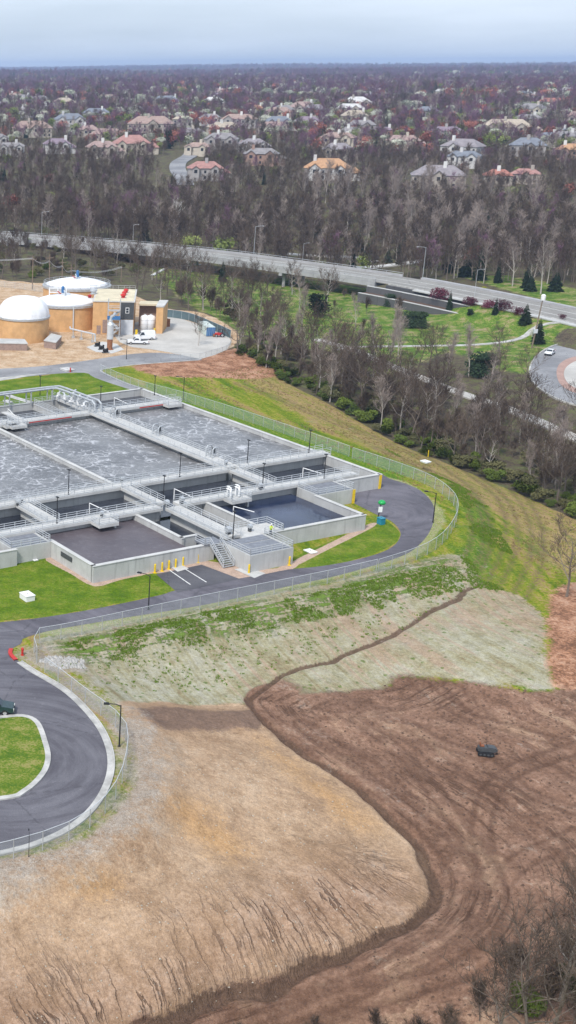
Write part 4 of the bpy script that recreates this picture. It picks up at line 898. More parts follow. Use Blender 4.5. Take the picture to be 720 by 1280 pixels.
def hydrant(px,py,label):
    r=root('fire_hydrant',at(px,py,0),label,'hydrant',0,'red fire hydrants')
    mb=MB(); mb.lathe([(.22,0),(.22,.08),(.15,.1),(.15,.75),(.2,.78),(.2,.85),(.14,.98),(.05,1.08)],12); mb.build('barrel',M['red'],r)
    for s in (-1,1): mb=MB(); mb.tube([(0,s*.12,.55),(0,s*.3,.55)],.09,8); mb.build('outlet_cap',M['red'],r)
hydrant(28,819,'red fire hydrant on the verge at the corner of the loop road'); hydrant(88,465,'red fire hydrant on the far lawn beside the yard road')
# green topped sampler post
r=root('float_marker',at(471.5,651,0),'dark post with round green top and white panel beside the asphalt lobe','post',0)
mb=MB(); mb.bar((0,0,0),(.35,0,2.9),.12); mb.build('post',M['black'],r)
mb=MB(); mb.lathe([(.05,2.75),(.5,2.85),(.62,3.05),(.55,3.3),(.3,3.48),(.05,3.52)],16,(.45,0,0)); mb.build('green_top',M['green'],r,smooth=True)
mb=MB(); mb.box(-.12,-.42,1.6,.5,-.30,2.5); mb.build('panel',M['white'],r); 
# ============================================================ DIGESTER TANKS AND PLANT BUILDING
def zat(x,y,py):
    lo,hi=-20.,60.
    def pyof(z):
        vv=np.array([x,y,z-H]); d=vv@FW; a2=vv@RT/d; b2=vv@UP/d; return 640-(a2*sR+b2*cR)*F
    for _ in range(40):
        m=(lo+hi)/2
        if pyof(m)>py: lo=m
        else: hi=m
    return lo
def ring_rail(mb,r,z,n=28,h=1.05):
    for k in range(n):
        t=2*math.pi*k/n; t2=2*math.pi*(k+1)/n; p=(r*math.cos(t),r*math.sin(t)); q=(r*math.cos(t2),r*math.sin(t2))
        mb.bar((p[0],p[1],z),(p[0],p[1],z+h),.08)
        for hh in (.5,1.):mb.bar((p[0],p[1],z+h*hh),(q[0],q[1],z+h*hh),.08)
# domed gas holder
r=root('gas_holder',(26.4,354.2,0),'tan round tank under a tall white ribbed membrane dome','tank')
hr=zat(26.4,347.2,401); R0=6.9
MB().lathe([(R0,-.5),(R0,hr)],56).build('tank_wall',M['tanwall'],r,smooth=False)
MB().lathe([(R0+.25,hr-.25),(R0+.3,hr+.25),(R0-.1,hr+.35)],56).build('rim',M['galv'],r)
zt=zat(26.4,354.2,370.5)-hr-.3
mb=MB(); n=64; vs=[];fs=[]; K=14
for i in range(K+1):
    t=math.pi/2*i/K; z=math.sin(t)*zt; rr=(R0-.1)*math.cos(t)**.62
    for k in range(n): a=2*math.pi*k/n; rib=1+.03*abs(math.sin(a*8))**.5*math.cos(t); vs.append((rr*rib*math.cos(a),rr*rib*math.sin(a),hr+.3+z*(1+.0)))
for i in range(K):
    for k in range(n): q=(k+1)%n; fs.append((i*n+k,i*n+q,(i+1)*n+q,(i+1)*n+k))
mb.add(vs,fs); mb.build('membrane_dome',M['fabric'],r,smooth=True)
def digester(cx,cy,rad,h,rise,label):
    r=root('digester_tank',(cx,cy,0),label,'tank')
    MB().lathe([(rad,-.5),(rad,h)],60).build('tank_wall',M['tanwall'],r)
    MB().lathe([(rad+.2,h-.6),(rad+.28,h-.55),(rad+.28,h+.1),(rad-.3,h+.15)],60).build('rim',M['galv'],r)
    MB().lathe([(rad-.3,h+.16)]+[(rad*(1-i/8.)*.97,h+.16+rise*(1-(1-i/8.)**2)) for i in range(1,8)]+[(.1,h+.16+rise)],60).build('roof',M['fabric'],r,smooth=True)
    mb=MB(); mb.box(-1.2,-1.2,h+rise-.2,1.2,1.2,h+rise+.45); mb.tube([(-.5,-2.5,h+rise-.5),(-.5,-2.5,h+rise+1.),(-.5,-.5,h+rise+1.3)],.18,8); mb.build('roof_hatch',M['silver'],r)
    return r,h,rise
h2=zat(38.9,363.2,384)
d2,_,_=digester(39.6,372.6,9.3,h2,1.9,'tan round tank with a shallow white domed roof beside the gas holder')
mb=MB(); mb.bar((1.3,-9.45,.3),(1.3,-9.45,h2+.3),.3); mb.build('downpipe',M['silver'],d2)
c3=at(96,356,h2); d3,_,_=digester(c3[0],c3[1],10.2,h2,2.0,'rearmost tan round tank with white roof and ring of railing')
mb=MB(); ring_rail(mb,10.1,h2+.1); mb.build('roof_railing',M['galv'],d3)
def roofunit(x,y,z,mat,label,hh=1.6):
    r=root('roof_mixer',(x,y,z),label,'machinery')
    MB().lathe([(.75,0),(.75,.25),(.45,.3),(.45,.6)],12).build('base',M['silver'],r); MB().lathe([(.42,.62),(.45,.8),(.45,hh),(.25,hh+.25)],12).build('motor',mat,r)
    mb=MB(); mb.tube([(-.6,0,.3),(-1.3,0,.9),(-1.6,0,.9)],.14,8); mb.build('gas_pipe',M['redlens'],r)
roofunit(c3[0]+.0,c3[1]-1.5,h2+2.0,M['blue'],'blue motor on top of the rearmost tank roof',2.4)
roofunit(39.6-.8,372.6,h2+1.9,M['blue'],'blue motor on top of the middle tank roof',2.2)
r=root('roof_platform',(37.5,374,h2+1.2),'white pipe frame platform on the roofs between the two flat tanks','platform')
mb=MB(); mb.box(-2.5,-.8,1.2,2.5,.8,1.3); [mb.bar((x,y,-1.2),(x,y,2.4),.14) for x in(-2.4,0,2.4) for y in(-.7,.7)]; mb.bar((-2.4,-.7,2.4),(2.4,-.7,2.4),.12); mb.bar((-2.4,.7,2.4),(2.4,.7,2.4),.12); mb.bar((-2.4,-.7,1.9),(2.4,-.7,1.9),.1); mb.build('frame',M['white'],r)
# concrete blocks at the tank feet
def blockbase(c,label):
    pts=[at(a,b,1.9)[:2] for a,b in c]; o=root('tank_foundation',(pts[0][0],pts[0][1],0),label,'foundation'); P=[(p[0]-pts[0][0],p[1]-pts[0][1]) for p in pts]
    MB().prism(P,-.3,1.75).build('block_wall',M['brick'],o); q=np.mean(P,axis=0); MB().prism([tuple(q+(np.array(p)-q)*1.04) for p in P],1.752,1.95).build('slab_top',M['conc'],o)
blockbase([(-14,428.5),(34,429.5),(30,424),(-14,423)],'long brown block base with grey slab in front of the gas holder')
blockbase([(55,425.5),(70,428),(77,420),(64,417)],'small brown block base with grey slab between gas holder and middle tank')
# ---- plant building
rb=9.2
fl=at(121,376,rb)[:2]; fr=at(168,377,rb)[:2]; rb_=zat(fr[0],fr[1],377)
ux=(fr-fl)/np.linalg.norm(fr-fl); ang=math.atan2(ux[1],ux[0]); Wd=float(np.linalg.norm(fr-fl)); uy=np.array([-ux[1],ux[0]])
pb=root('plant_building',(fl[0],fl[1],0),'tan brick plant building with cream flat roof and dark entrance bay','building',ang)
def loc2(p): d=np.array(p[:2])-fl; return float(d@ux),float(d@uy)
bk=loc2(at(180,362,rb)); dep=bk[1]; skew=bk[0]-Wd
mb=MB(); mb.prism([(-1,0),(Wd,0),(Wd+skew*.0,dep),(-1-0,dep)],-.4,rb-.25); mb.build('wall',M['tanwall'],pb)
mb=MB(); mb.prism([(-1.2,-.2),(Wd+.2,-.2),(Wd+.2,dep+.2),(-1.2,dep+.2)],rb-.248,rb); mb.build('roof_edge',M['conc_lt'],pb)
mb=MB(); mb.prism([(-.8,.2),(Wd-.2,.2),(Wd-.2,dep-.2),(-.8,dep-.2)],rb+.003,rb+.06); mb.build('roof',M['buff'],pb)
def ulx(px): return loc2(at(px,417,0))[0]
x0,x1=ulx(150),ulx(166.5)
zb0=zat(fr[0],fr[1],400)
mb=MB(); mb.box(x0,-.12,zb0+.1,x1,-.003,rb-.35); pn=mb.build('dark_panel',M['dark'],pb)
xm=(x0+x1)/2; mb=MB(); mb.box(xm-.5,-.2,zb0+1.8,xm+.5,-.125,zb0+3.4); w=mb.build('window',M['white'],pb); mb=MB(); mb.box(xm-.35,-.24,zb0+2.65,xm+.35,-.203,zb0+3.25); mb.box(xm-.35,-.24,zb0+1.95,xm+.35,-.203,zb0+2.55); mb.build('pane',M['glass'],w)
M['rolldoor']=paint('roll_door',(.58,.6,.63),.5,.08,1)
mb=MB(); mb.box(x0+.1,-.1,0.02,x1-.1,-.004,zb0); [mb.box(x0+.1,-.125,k*.5,x1-.1,-.101,k*.5+.03) for k in range(1,int(zb0/.5))]; mb.build('rolling_door',M['rolldoor'],pb)
mb=MB(); mb.box(.2,-.08,0,1.3,-.004,2.4); mb.build('door',M['brick'],pb); mb=MB(); mb.box(1.8,-.08,.3,3.0,-.004,4.0); mb.build('louvre',M['brick'],pb)
for xx in (x1+.9,):
    mb=MB(); mb.box(xx-.3,-.5,0,xx+.3,-.1,1.5); mb.build('corner_guard',M['yellow'],pb)
mb=MB(); 
for k in range(9): mb.bar((Wd-.3-k*1.6,dep-.3,rb+.06),(Wd-.3-k*1.6,dep-.3,rb+1.1),.07)
mb.bar((Wd-.3,dep-.3,rb+1.1),(Wd-13.1,dep-.3,rb+1.1),.07); mb.bar((Wd-.3,dep-.3,rb+.6),(Wd-13.1,dep-.3,rb+.6),.06); mb.build('roof_railing',M['galv'],pb)
def rooffan(px,py,mat,label,s=1.):
    p=at(px,py,rb+.1); r=root('roof_vent',p,label,'vent'); mb=MB().lathe([(.5*s,0),(.5*s,.5*s),(.75*s,.55*s),(.7*s,.8*s),(.3*s,1.05*s)],14); mb.build('fan_housing',mat,r); MB().box(-.6*s,-.6*s,-.1,.6*s,.6*s,-.003).build('curb',M['galv'],r)
rooffan(154,372,M['red'],'nearest of three red roof fans on the plant building',1.1); rooffan(155.5,368.5,M['red'],'middle one of three red roof fans on the plant building'); rooffan(157.5,365.5,M['red'],'farthest of three red roof fans on the plant building')
rooffan(117,367,M['galv'],'boxy grey vent at the left end of the cream roof',1.4); rooffan(112,372,M['redlens'],'dark red vent cap at the roof edge beside the tank',.8)
# annex with chemical tanks
ar=root('annex_building',tuple(at(176,414,0)),'small tan annex wall with cream roof around white chemical tanks','building',ang)
c=lambda px,py,z=0: (float((at(px,py,z)[:2]-at(176,414,0)[:2])@ux),float((at(px,py,z)[:2]-at(176,414,0)[:2])@uy))
hA=zat(*at(194,417,0)[:2],384)
a0=c(194,417); a1=c(204,415)
mb=MB(); mb.prism([a0,(a0[0]+1.9,a0[1]),(a0[0]+1.9+1.2,a0[1]+10),(a0[0]+.8,a0[1]+10)],-.3,hA); mb.build('wall',M['tanwall'],ar)
mb=MB(); mb.prism([(a0[0]-.15,a0[1]-.15),(a0[0]+2.05,a0[1]-.15),(a0[0]+3.2,a0[1]+10.1),(a0[0]+.7,a0[1]+10.1)],hA+.003,hA+.35); mb.build('coping',M['conc_lt'],ar)
mb=MB(); mb.prism([(-1.,5.5),(a0[0]+.6,5.5),(a0[0]+1.2,10.5),(-.6,10.5)],hA-1.1,hA-.6); mb.build('roof',M['buff'],ar)
mb=MB(); mb.prism([(-.8,7.5),(a0[0]+.6,7.5),(a0[0]+1.,10.4),(-.5,10.4)],-.3,hA-1.105); mb.build('back_wall',M['brick'],ar)
mb=MB(); mb.box(a0[0]-.45,a0[1]-.5,0,a0[0]-.02,a0[1]-.16,1.6); mb.build('corner_guard',M['yellow'],ar)
for px,l in ((181.5,'left white vertical chemical tank in front of the annex'),(189.0,'right white vertical chemical tank in front of the annex')):
    p=at(px,416,0); hs=zat(p[0],p[1]+1.5,394); r=root('chemical_tank',(p[0],p[1]+1.6,0),l,'tank'); MB().lathe([(1.35,0),(1.35,hs-.7),(1.0,hs-.2),(.4,hs)],20).build('tank_body',M['fabric'],r,smooth=True); MB().lathe([(.35,hs+.01),(.35,hs+.25)],10).build('hatch',M['silver'],r)
    mb=MB(); [mb.tube([(1.38*math.cos(2*math.pi*k/20),1.38*math.sin(2*math.pi*k/20),z) for k in range(21)],.04,4) for z in (1.,2.2,3.4)]; mb.build('hoop',M['galv'],r)
# stair tower and scrubber stack
p=at(141.5,421,0); htw=zat(p[0],p[1],374); r=root('stair_tower',p,'grey steel stair tower with blue platform against the plant building','stairs',ang)
mb=MB(); [mb.bar((x,y,0),(x,y,htw),.2) for x in(-1.6,1.6) for y in(-1.2,1.2)]
for z in (2.4,4.8,7.2): mb.box(-1.7,-1.3,z,1.7,1.3,z+.14)
for i in range(3): s=(-1)**i; mb.bar((-1.4*s,-.7,i*2.4),(1.4*s,-.7,i*2.4+2.4),.18,.6)
mb.build('frame',M['galv'],r); mb=MB(); mb.box(-1.75,-1.4,4.95,1.75,-1.3,6.); mb.build('platform_panel',M['blue'],r)
mb=MB(); [mb.bar((-1.6,y,z+1.),(1.6,y,z+1.),.1) for y in(-1.2,1.2) for z in(2.5,4.9,7.3)]; mb.build('handrail',M['silver'],r)
p=at(137,437,0); hk=zat(p[0],p[1],400); r=root('scrubber_stack',p,'tall grey cylindrical scrubber with rusty lower section on a pale slab','stack')
MB().lathe([(1.0,0),(1.0,.15),(.72,.2),(.72,hk*.36)],16).build('lower_section',M['rust'],r); MB().lathe([(.85,hk*.36+.01),(.85,hk*.85),(.5,hk*.93),(.5,hk)],16).build('upper_section',M['silver'],r)
mb=MB(); mb.tube([(0,0,hk),(.1,0,hk+.8),(.9,.6,hk+1.1),(1.5,3.5,hk+1.1)],.35,8); mb.build('duct',M['galv'],r)
for px,py,t in ((127,437,'dark pump set left of the scrubber stack'),(132,441,'dark motor in front of the scrubber stack'),(122,433,'smaller dark pump farthest left on the pale slab')):
    r=root('pump',at(px,py,0),t,'pump',.4); MB().box(-.9,-.4,0,.9,.4,.25).build('skid',M['dark'],r); mb=MB(); mb.tube([(-.7,0,.65),(.3,0,.65)],.35,10); mb.tube([(.5,0,.3),(.5,0,1.2)],.25,8); mb.build('motor',M['black'],r)
# pipe run from the tank
za=2.3; A_=at(88,411,za); B_=at(119,418,za)
r=root('process_pipe',(A_[0],A_[1],0),'white elevated pipe run on legs from the middle tank to the slab','pipework')
d=B_-A_; mb=MB(); mb.tube([(0,1.0,za+.3),(0,0,za),(d[0],d[1],za),(d[0],d[1]-.1,.3)],.24,8); mb.build('pipe',M['silver'],r)
for k,f in enumerate((.12,.45,.9)): mb=MB(); mb.bar((d[0]*f,d[1]*f,0),(d[0]*f,d[1]*f,za-.2),.22); mb.box(d[0]*f-.4,d[1]*f-.4,-.1,d[0]*f+.4,d[1]*f+.4,.5); mb.build('pipe_leg',M['galv'],r)
# ---- container, crates, small tractor
p=at(258,417,0); q0=at(268,420,0); q1=at(250,407,0); dv=q1[:2]-q0[:2]; an=math.atan2(dv[1],dv[0])
r=root('shipping_container',(p[0],p[1],0),'pale grey container with blue doors parked by the yard fence','container',an)
M['contgrey']=paint('container_grey',(.52,.58,.55),.5,.12,.8); 
mb=MB(); L_=12.0;
mb.box(-4.3,-1.22,.15,4.7,1.22,2.6); [mb.box(x,-1.27,.3,x+.12,1.27,2.45) for x in np.arange(-4.2,4.6,.45)]; mb.build('container_body',M['contgrey'],r)
mb=MB(); mb.box(-4.38,-1.2,.2,-4.302,1.2,2.5); dr=mb.build('door',M['blue'],r); mb=MB(); [mb.bar((-4.42,y,.3),(-4.42,y,2.4),.06) for y in(-.8,-.3,.3,.8)]; mb.build('lock_rod',M['galv'],dr)
small_box(207.5,408,1.9,1.4,2.1,M['rust'],'crate','brown upright crate in the yard beside the annex','crate')
small_box(200,412,1.0,1.0,1.3,M['wood'],'barrel_crate','dark brown crate against the annex corner','crate')
# ---- vehicles
def wheel(x,y,r_=.36,w=.24,parent=None,acc=None):
    mb=MB(); mb.tube([(x,y-w/2,r_),(x,y+w/2,r_)],r_,16); a=mb.build('wheel',M['tyre'],parent); mb=MB(); mb.tube([(x,y-w/2-.01,r_),(x,y+w/2+.01,r_)],r_*.58,10); mb.build('rim',M['chrome'],a)
def vehicle(name,x,y,z,rz,kind,bodymat,label,cat,s=1.):
    r=root(name,(x,y,z),label,cat,rz); r.scale=(s,s,s)
    if kind=='pickup': L=5.7;prof=[(-2.8,.45),(2.75,.45),(2.85,.75),(2.8,1.1),(1.35,1.18),(.55,1.2),(-.75,1.2),(-.75,.95),(-2.8,1.2)];cab=[(1.35,1.17),(.55,1.82),(-.55,1.86),(-.78,1.17)];fx,rx=1.8,-1.75
    elif kind=='van': prof=[(-2.7,.4),(2.75,.4),(2.85,.7),(2.75,1.1),(1.8,1.35),(-2.7,1.35)];cab=[(1.85,1.33),(1.05,2.3),(.4,2.5),(-2.6,2.5),(-2.7,1.33)];fx,rx=1.75,-1.7
    elif kind=='suv': prof=[(-2.45,.42),(2.35,.42),(2.45,.7),(2.38,1.0),(1.2,1.14),(-2.4,1.16),(-2.48,.8)];cab=[(1.15,1.13),(.35,1.72),(-1.7,1.76),(-2.35,1.13)];fx,rx=1.45,-1.45
    else: prof=[(-2.3,.36),(2.25,.36),(2.32,.6),(2.2,.8),(.95,.95),(-1.7,.98),(-2.25,.92),(-2.33,.6)];cab=[(.95,.94),(.2,1.40),(-.95,1.42),(-1.75,.96)];fx,rx=1.4,-1.35
    W2=1.0 if kind in('pickup','van') else .9
    body=MB().extr(prof,-W2,W2).build('body',bodymat,r,bevel=.06)
    cb=MB().extr(cab,-W2+.04,W2-.04,t=.14,zt=prof[4][1]+.3).build('cabin',bodymat,r,bevel=.05)
    c0,c1,c2,c3=cab[0],cab[1],cab[-2],cab[-1]; 
    def lerp(a,b,t): return (a[0]+(b[0]-a[0])*t,a[1]+(b[1]-a[1])*t)
    a=lerp(c0,c1,.15);b=lerp(c0,c1,.88); nx_,nz_=(c1[1]-c0[1]),-(c1[0]-c0[0]); nl=math.hypot(nx_,nz_); nx_/=nl;nz_/=nl; e=.05
    mb=MB(); mb.add([(a[0]+nx_*e,-W2+.16,a[1]+nz_*e),(a[0]+nx_*e,W2-.16,a[1]+nz_*e),(b[0]+nx_*e,W2-.26,b[1]+nz_*e),(b[0]+nx_*e,-W2+.26,b[1]+nz_*e),(a[0]-.1,-W2+.16,a[1]),(a[0]-.1,W2-.16,a[1]),(b[0]-.1,W2-.26,b[1]),(b[0]-.1,-W2+.26,b[1])],[(0,1,2,3),(0,4,5,1),(1,5,6,2),(2,6,7,3),(3,7,4,0)]); mb.build('windscreen',M['glass'],r)
    for sgn in(-1,1):
        xr=c3[0]+.35 if kind!='van' else .2
        zt_=c1[1]-.14; zb_=c0[1]+.08
        q=[(lerp(c0,c1,.2)[0]-.12,zb_),(lerp(c0,c1,.85)[0]-.12,zt_),(max(xr+.25,c2[0]+.1),zt_),(xr,zb_)]
        yo=W2-.02; yi=W2-.135
        mb=MB(); mb.add([(q[0][0],sgn*yo,q[0][1]),(q[3][0],sgn*yo,q[3][1]),(q[2][0],sgn*(yi),q[2][1]),(q[1][0],sgn*(yi),q[1][1]),(q[0][0],sgn*(yo-.2),q[0][1]),(q[3][0],sgn*(yo-.2),q[3][1]),(q[2][0],sgn*(yi-.2),q[2][1]),(q[1][0],sgn*(yi-.2),q[1][1])],[(0,1,2,3),(0,1,5,4),(1,2,6,5),(2,3,7,6),(3,0,4,7)]); mb.build('side_window',M['glass'],r)
        mb=MB(); mb.box(prof[2][0]-.16,sgn*(W2-.45),.66,prof[2][0]+.02,sgn*(W2-.08),.86); mb.build('headlight',M['lamp'],r)
        mb=MB(); mb.box(-W2*0+prof[0][0]-.03,sgn*(W2-.28),.7,prof[0][0]+.12,sgn*(W2-.02),1.0); mb.build('tail_light',M['redlens'],r)
        for xx in(fx,rx): wheel(xx,sgn*(W2-.1),.38,.26,r)
        mb=MB(); mb.box(c0[0]-.55,sgn*W2,c0[1]+.02,c0[0]-.35,sgn*(W2+.2),c0[1]+.2); mb.build('mirror',M['black'],r)
    mb=MB(); mb.box(prof[2][0]-.1,-W2+.1,.4,prof[2][0]+.08,W2-.1,.58); mb.build('bumper',M['dark'],r)
    if kind=='pickup': mb=MB(); mb.box(-2.7,-W2+.12,1.16,-.85,W2-.12,1.215); mb.build('cargo_bed',M['dark'],r)
    return r
M['carwhite']=paint('white_car_paint',(.75,.76,.78),.25,.05,1,spec=.6); M['cargreen']=paint('dark_green_car_paint',(.02,.045,.05),.2,.1,1,spec=.7); M['carsilver']=paint('silver_car_paint',(.6,.62,.64),.25,.05,1,metal=.4,spec=.6)
p=at(172,430,0); vehicle('pickup_truck',p[0],p[1],0,R(172),'pickup',M['carwhite'],'white pickup truck parked in front of the white van','pickup truck')
p=at(181,424.5,0); vehicle('van',p[0],p[1],0,R(182),'van',M['carwhite'],'white van parked behind the white pickup by the garage door','van')
p=at(-9,890,0); vehicle('parked_car',p[0],p[1],0,R(-8),'suv',M['cargreen'],'dark green pickup on the loop road cut by the left edge','pickup truck',1.0)
p=at(687,443,-3.1); vehicle('car',p[0],p[1],-3.13,R(232),'car',M['carwhite'],'white car driving on the roundabout','car')
p=at(274,421,0); r=root('compact_tractor',p,'small red machine parked beside the container doors','tractor',R(175))
MB().extr([(-1.,.5),(1.2,.5),(1.3,1.0),(.3,1.15),(-1.,1.0)],-.6,.6).build('body',M['red'],r,bevel=.05); mb=MB(); [mb.bar((x,y,1.),(x,y,2.1),.08) for x in(-.8,.2) for y in(-.5,.5)]; mb.box(-.95,-.6,2.1,.35,.6,2.18); mb.build('canopy',M['black'],r)
for sgn in(-1,1): wheel(-.7,sgn*.75,.55,.35,r); wheel(.9,sgn*.7,.4,.3,r)
mb=MB(); mb.box(1.3,-.8,.2,1.75,.8,.75); mb.build('bucket',M['rust'],r)
# compact roller / crawler in the brown dirt
p=G1(606,942); r=root('tracked_machine',(p[0],p[1],float(zgrid(p[0],p[1])[0])+.05),'small dark tracked machine with orange seat alone on the brown dirt','machine',R(-12)); r.scale=(.85,.85,.8)
for sgn in(-1,1):
    mb=MB(); mb.extr([(-1.0,.12),(-.8,0),(.8,0),(1.05,.15),(1.05,.4),(.85,.55),(-.85,.55),(-1.05,.4)],sgn*.62-.18,sgn*.62+.18); t=mb.build('track',M['tyre'],r,bevel=.03)
    mb=MB(); [mb.tube([(x,sgn*.62-.19,.27),(x,sgn*.62+.19,.27)],.16,8) for x in(-.7,-.2,.3,.75)]; mb.build('road_wheel',M['dark'],t)
MB().extr([(-1.0,.56),(1.15,.56),(1.45,.75),(1.1,1.15),(.1,1.25),(-.9,1.15)],-.55,.55).build('hull',M['dark'],r,bevel=.08)
MB().extr([(.25,1.2),(1.12,1.12),(1.48,.78),(1.5,.86),(1.15,1.22),(.3,1.3)],-.5,.5).build('hood',M['dark'],r)
mb=MB(); mb.box(-.7,-.25,1.22,-.2,.25,1.4); mb.box(-.8,-.25,1.22,-.68,.25,1.8); mb.build('seat',paint('orange_seat',(.25,.09,.04),.6,.2,3),r,bevel=.04)
mb=MB(); mb.bar((.15,-.3,1.2),(.0,-.3,1.75),.05); mb.bar((.15,.3,1.2),(.0,.3,1.75),.05); mb.build('lever',M['black'],r)
# ---- worker
def worker(px,py,z):
    p=at(px,py,z); r=root('person',p,'person in yellow hi-vis jacket and white hard hat holding a long pole on the platform','person',R(-70))
    V=[(0,0,.95),(0,0,1.15),(.02,0,1.38),(.03,0,1.50),(.05,0,1.60),(.06,0,1.72), (0,.1,.9),(.02,.13,.5),(-.03,.14,.08),(.14,.15,.04),(0,-.1,.9),(.06,-.13,.5),(.02,-.14,.08),(.2,-.15,.04),(.02,.19,1.42),(.10,.27,1.15),(.33,.20,1.12),(.40,.18,1.14),(.02,-.19,1.42),(.12,-.28,1.18),(.36,-.14,1.25),(.43,-.10,1.28)]
    E_=[(0,1),(1,2),(2,3),(3,4),(4,5),(0,6),(6,7),(7,8),(8,9),(0,10),(10,11),(11,12),(12,13),(2,14),(14,15),(15,16),(16,17),(2,18),(18,19),(19,20),(20,21)]
    RR=[.15,.145,.16,.06,.085,.095,.10,.075,.055,.05,.10,.075,.055,.05,.07,.055,.042,.045,.07,.055,.042,.045]
    me=bpy.data.meshes.new('body'); me.from_pydata(V,E_,[]); o=bpy.data.objects.new('body',me); COL.objects.link(o); o.parent=r
    sk=o.modifiers.new('skin','SKIN'); 
    for i,q in enumerate(RR): me.skin_vertices[0].data[i].radius=(q,q)
    me.skin_vertices[0].data[0].use_root=True; o.modifiers.new('sub','SUBSURF').levels=1
    m=NT('worker_clothes'); zc=m.sep(m.obj())[2]; k=m.mix(m.ma('GREATER_THAN',zc,.93),(.03,.04,.08),(.62,.80,.02)); k=m.mix(m.ma('GREATER_THAN',zc,1.5),k,(.45,.27,.19)); k=m.mix(m.ma('MULTIPLY',m.st(m.noise(m.obj(),9),.4,.7),.25),k,(.05,.06,.03)); m.col(k,.8); me.materials.append(m.m)
    MB().lathe([(.15,1.74),(.155,1.78),(.13,1.84),(.07,1.89),(.01,1.90)],14,(.06,0,0)).build('hard_hat',M['white'],r,smooth=True)
    mb=MB(); mb.lathe([(.165,1.17),(.175,1.24),(.172,1.25)],14); mb.build('reflective_band',M['silver'],r)
    # fingers closed round the pole
    for (hx,hy,hz) in ((.42,.17,1.15),(.45,-.10,1.29)):
        mb=MB(); [mb.tube([(hx-.03,hy,hz+.03*k-.045),(hx+.03,hy-.02,hz+.03*k-.05),(hx+.05,hy+.02,hz+.03*k-.045)],.011,5) for k in range(4)]; mb.tube([(hx-.03,hy-.02,hz+.05),(hx+.02,hy+.03,hz+.06)],.013,5); mb.build('fingers',paint('skin',(.45,.27,.19),.6,.1,5),r)
    mb=MB(); mb.tube([(0,0,0),(1.,-.55,.55)],.03,6) 
    pole=MB(); a=np.array([.42,.17,1.15]); b=np.array([.45,-.10,1.29]); dd=(b-a)/np.linalg.norm(b-a)+np.array([.5,.25,.55]); dd=(b-a)/np.linalg.norm(b-a)
    # pole as its own held thing, in world place
    ca,sa=math.cos(R(-70)),math.sin(R(-70)); wv=lambda q:(p[0]+q[0]*ca-q[1]*sa,p[1]+q[0]*sa+q[1]*ca,p[2]+q[2])
    e0=wv(a-dd*.3); e1=wv(b+dd*2.0); pole.tube([e0,e1],.028,6); o=pole.build('sampling_pole',M['white']); tag(o,'long thin white pole held out over the dark blue tank','pole')
worker(338,669,2.55)
# ---- chain link fences
def chain_mat():
    m=NT('chain_link'); v=m.obj(); t=m.n('ShaderNodeBsdfTransparent'); mxs=m.n('ShaderNodeMixShader'); 
    f=m.ma('MULTIPLY_ADD',m.noise(v,.6,4,.6),.14,.17)
    m.col((.42,.46,.48),.6); m.L(f,mxs.inputs[0]); m.t.links.new(t.outputs[0],mxs.inputs[1]); m.t.links.new(m.p.outputs[0],mxs.inputs[2]); m.t.links.new(mxs.outputs[0],m.out.inputs[0]); return m.m
M['chain']=chain_mat()
def fence(px,label,h=2.1,step=3.0,zf=True,mat='chain',sm=5):
    L=resample(smooth(G(px)[:,:2],sm),step); zz=zgrid(L[:,0],L[:,1]); o=L[0]; z0=zz[0]
    r=root('chain_link_fence',(o[0],o[1],z0),label,'fence')
    Q=[(L[i][0]-o[0],L[i][1]-o[1],zz[i]-z0) for i in range(len(L))]
    vs=[];fs=[]
    for i,q in enumerate(Q): vs+=[(q[0],q[1],q[2]+.03),(q[0],q[1],q[2]+h)]
    for i in range(len(Q)-1): fs.append((2*i,2*i+2,2*i+3,2*i+1))
    MB().add(vs,fs).build('mesh_panel',M[mat],r)
    mb=MB(); mb.tube([(q[0],q[1],q[2]+h) for q in Q],.035,5); mb.build('top_rail',M['rail'],r)
    for i,q in enumerate(Q): MB().tube([(q[0],q[1],q[2]-.2),(q[0],q[1],q[2]+h+.05)],.045,6).build('fence_post',M['galv'],r)
    return r
fence([(-60,1094),(0,1078),(38,1069),(90,1049),(125,1024),(148,992),(158,955),(157,925),(137,903),(108,882),(78,858),(56,841)],'grey chain link fence curving around the loop road beside the tan dirt')
fence([(46,829),(42,818),(50,803),(80,799),(180,777),(300,752),(400,732),(470,716)],'grey chain link fence along the service road above the seeded slope',sm=3)
fence([(472,716),(518,701),(548,685),(566,663),(571,643),(562,626),(535,607),(485,588),(440,573)],'grey chain link fence curving round the asphalt lobe',sm=4)
fence([(436,571),(400,558),(300,524),(230,502),(185,490),(150,478),(125,466)],'chain link fence along the grass slope behind the right basin wall',sm=3)
M['chaindk']=paint('dark_screen',(.10,.15,.17),.6,.2,.5)
fence([(204,396),(222,398),(240,402),(262,411),(288,423)],'dark screened fence between the yard and the trees',2.3,3.0,mat='chaindk')
fence([(289,429),(284,438),(262,445),(245,449),(212,449)],'low post fence on the lower side of the concrete yard',1.4,2.5)
fence([(-80,354),(-20,357),(20,361),(55,366)],'green tinted fence behind the tanks at far left',2.0,4.)
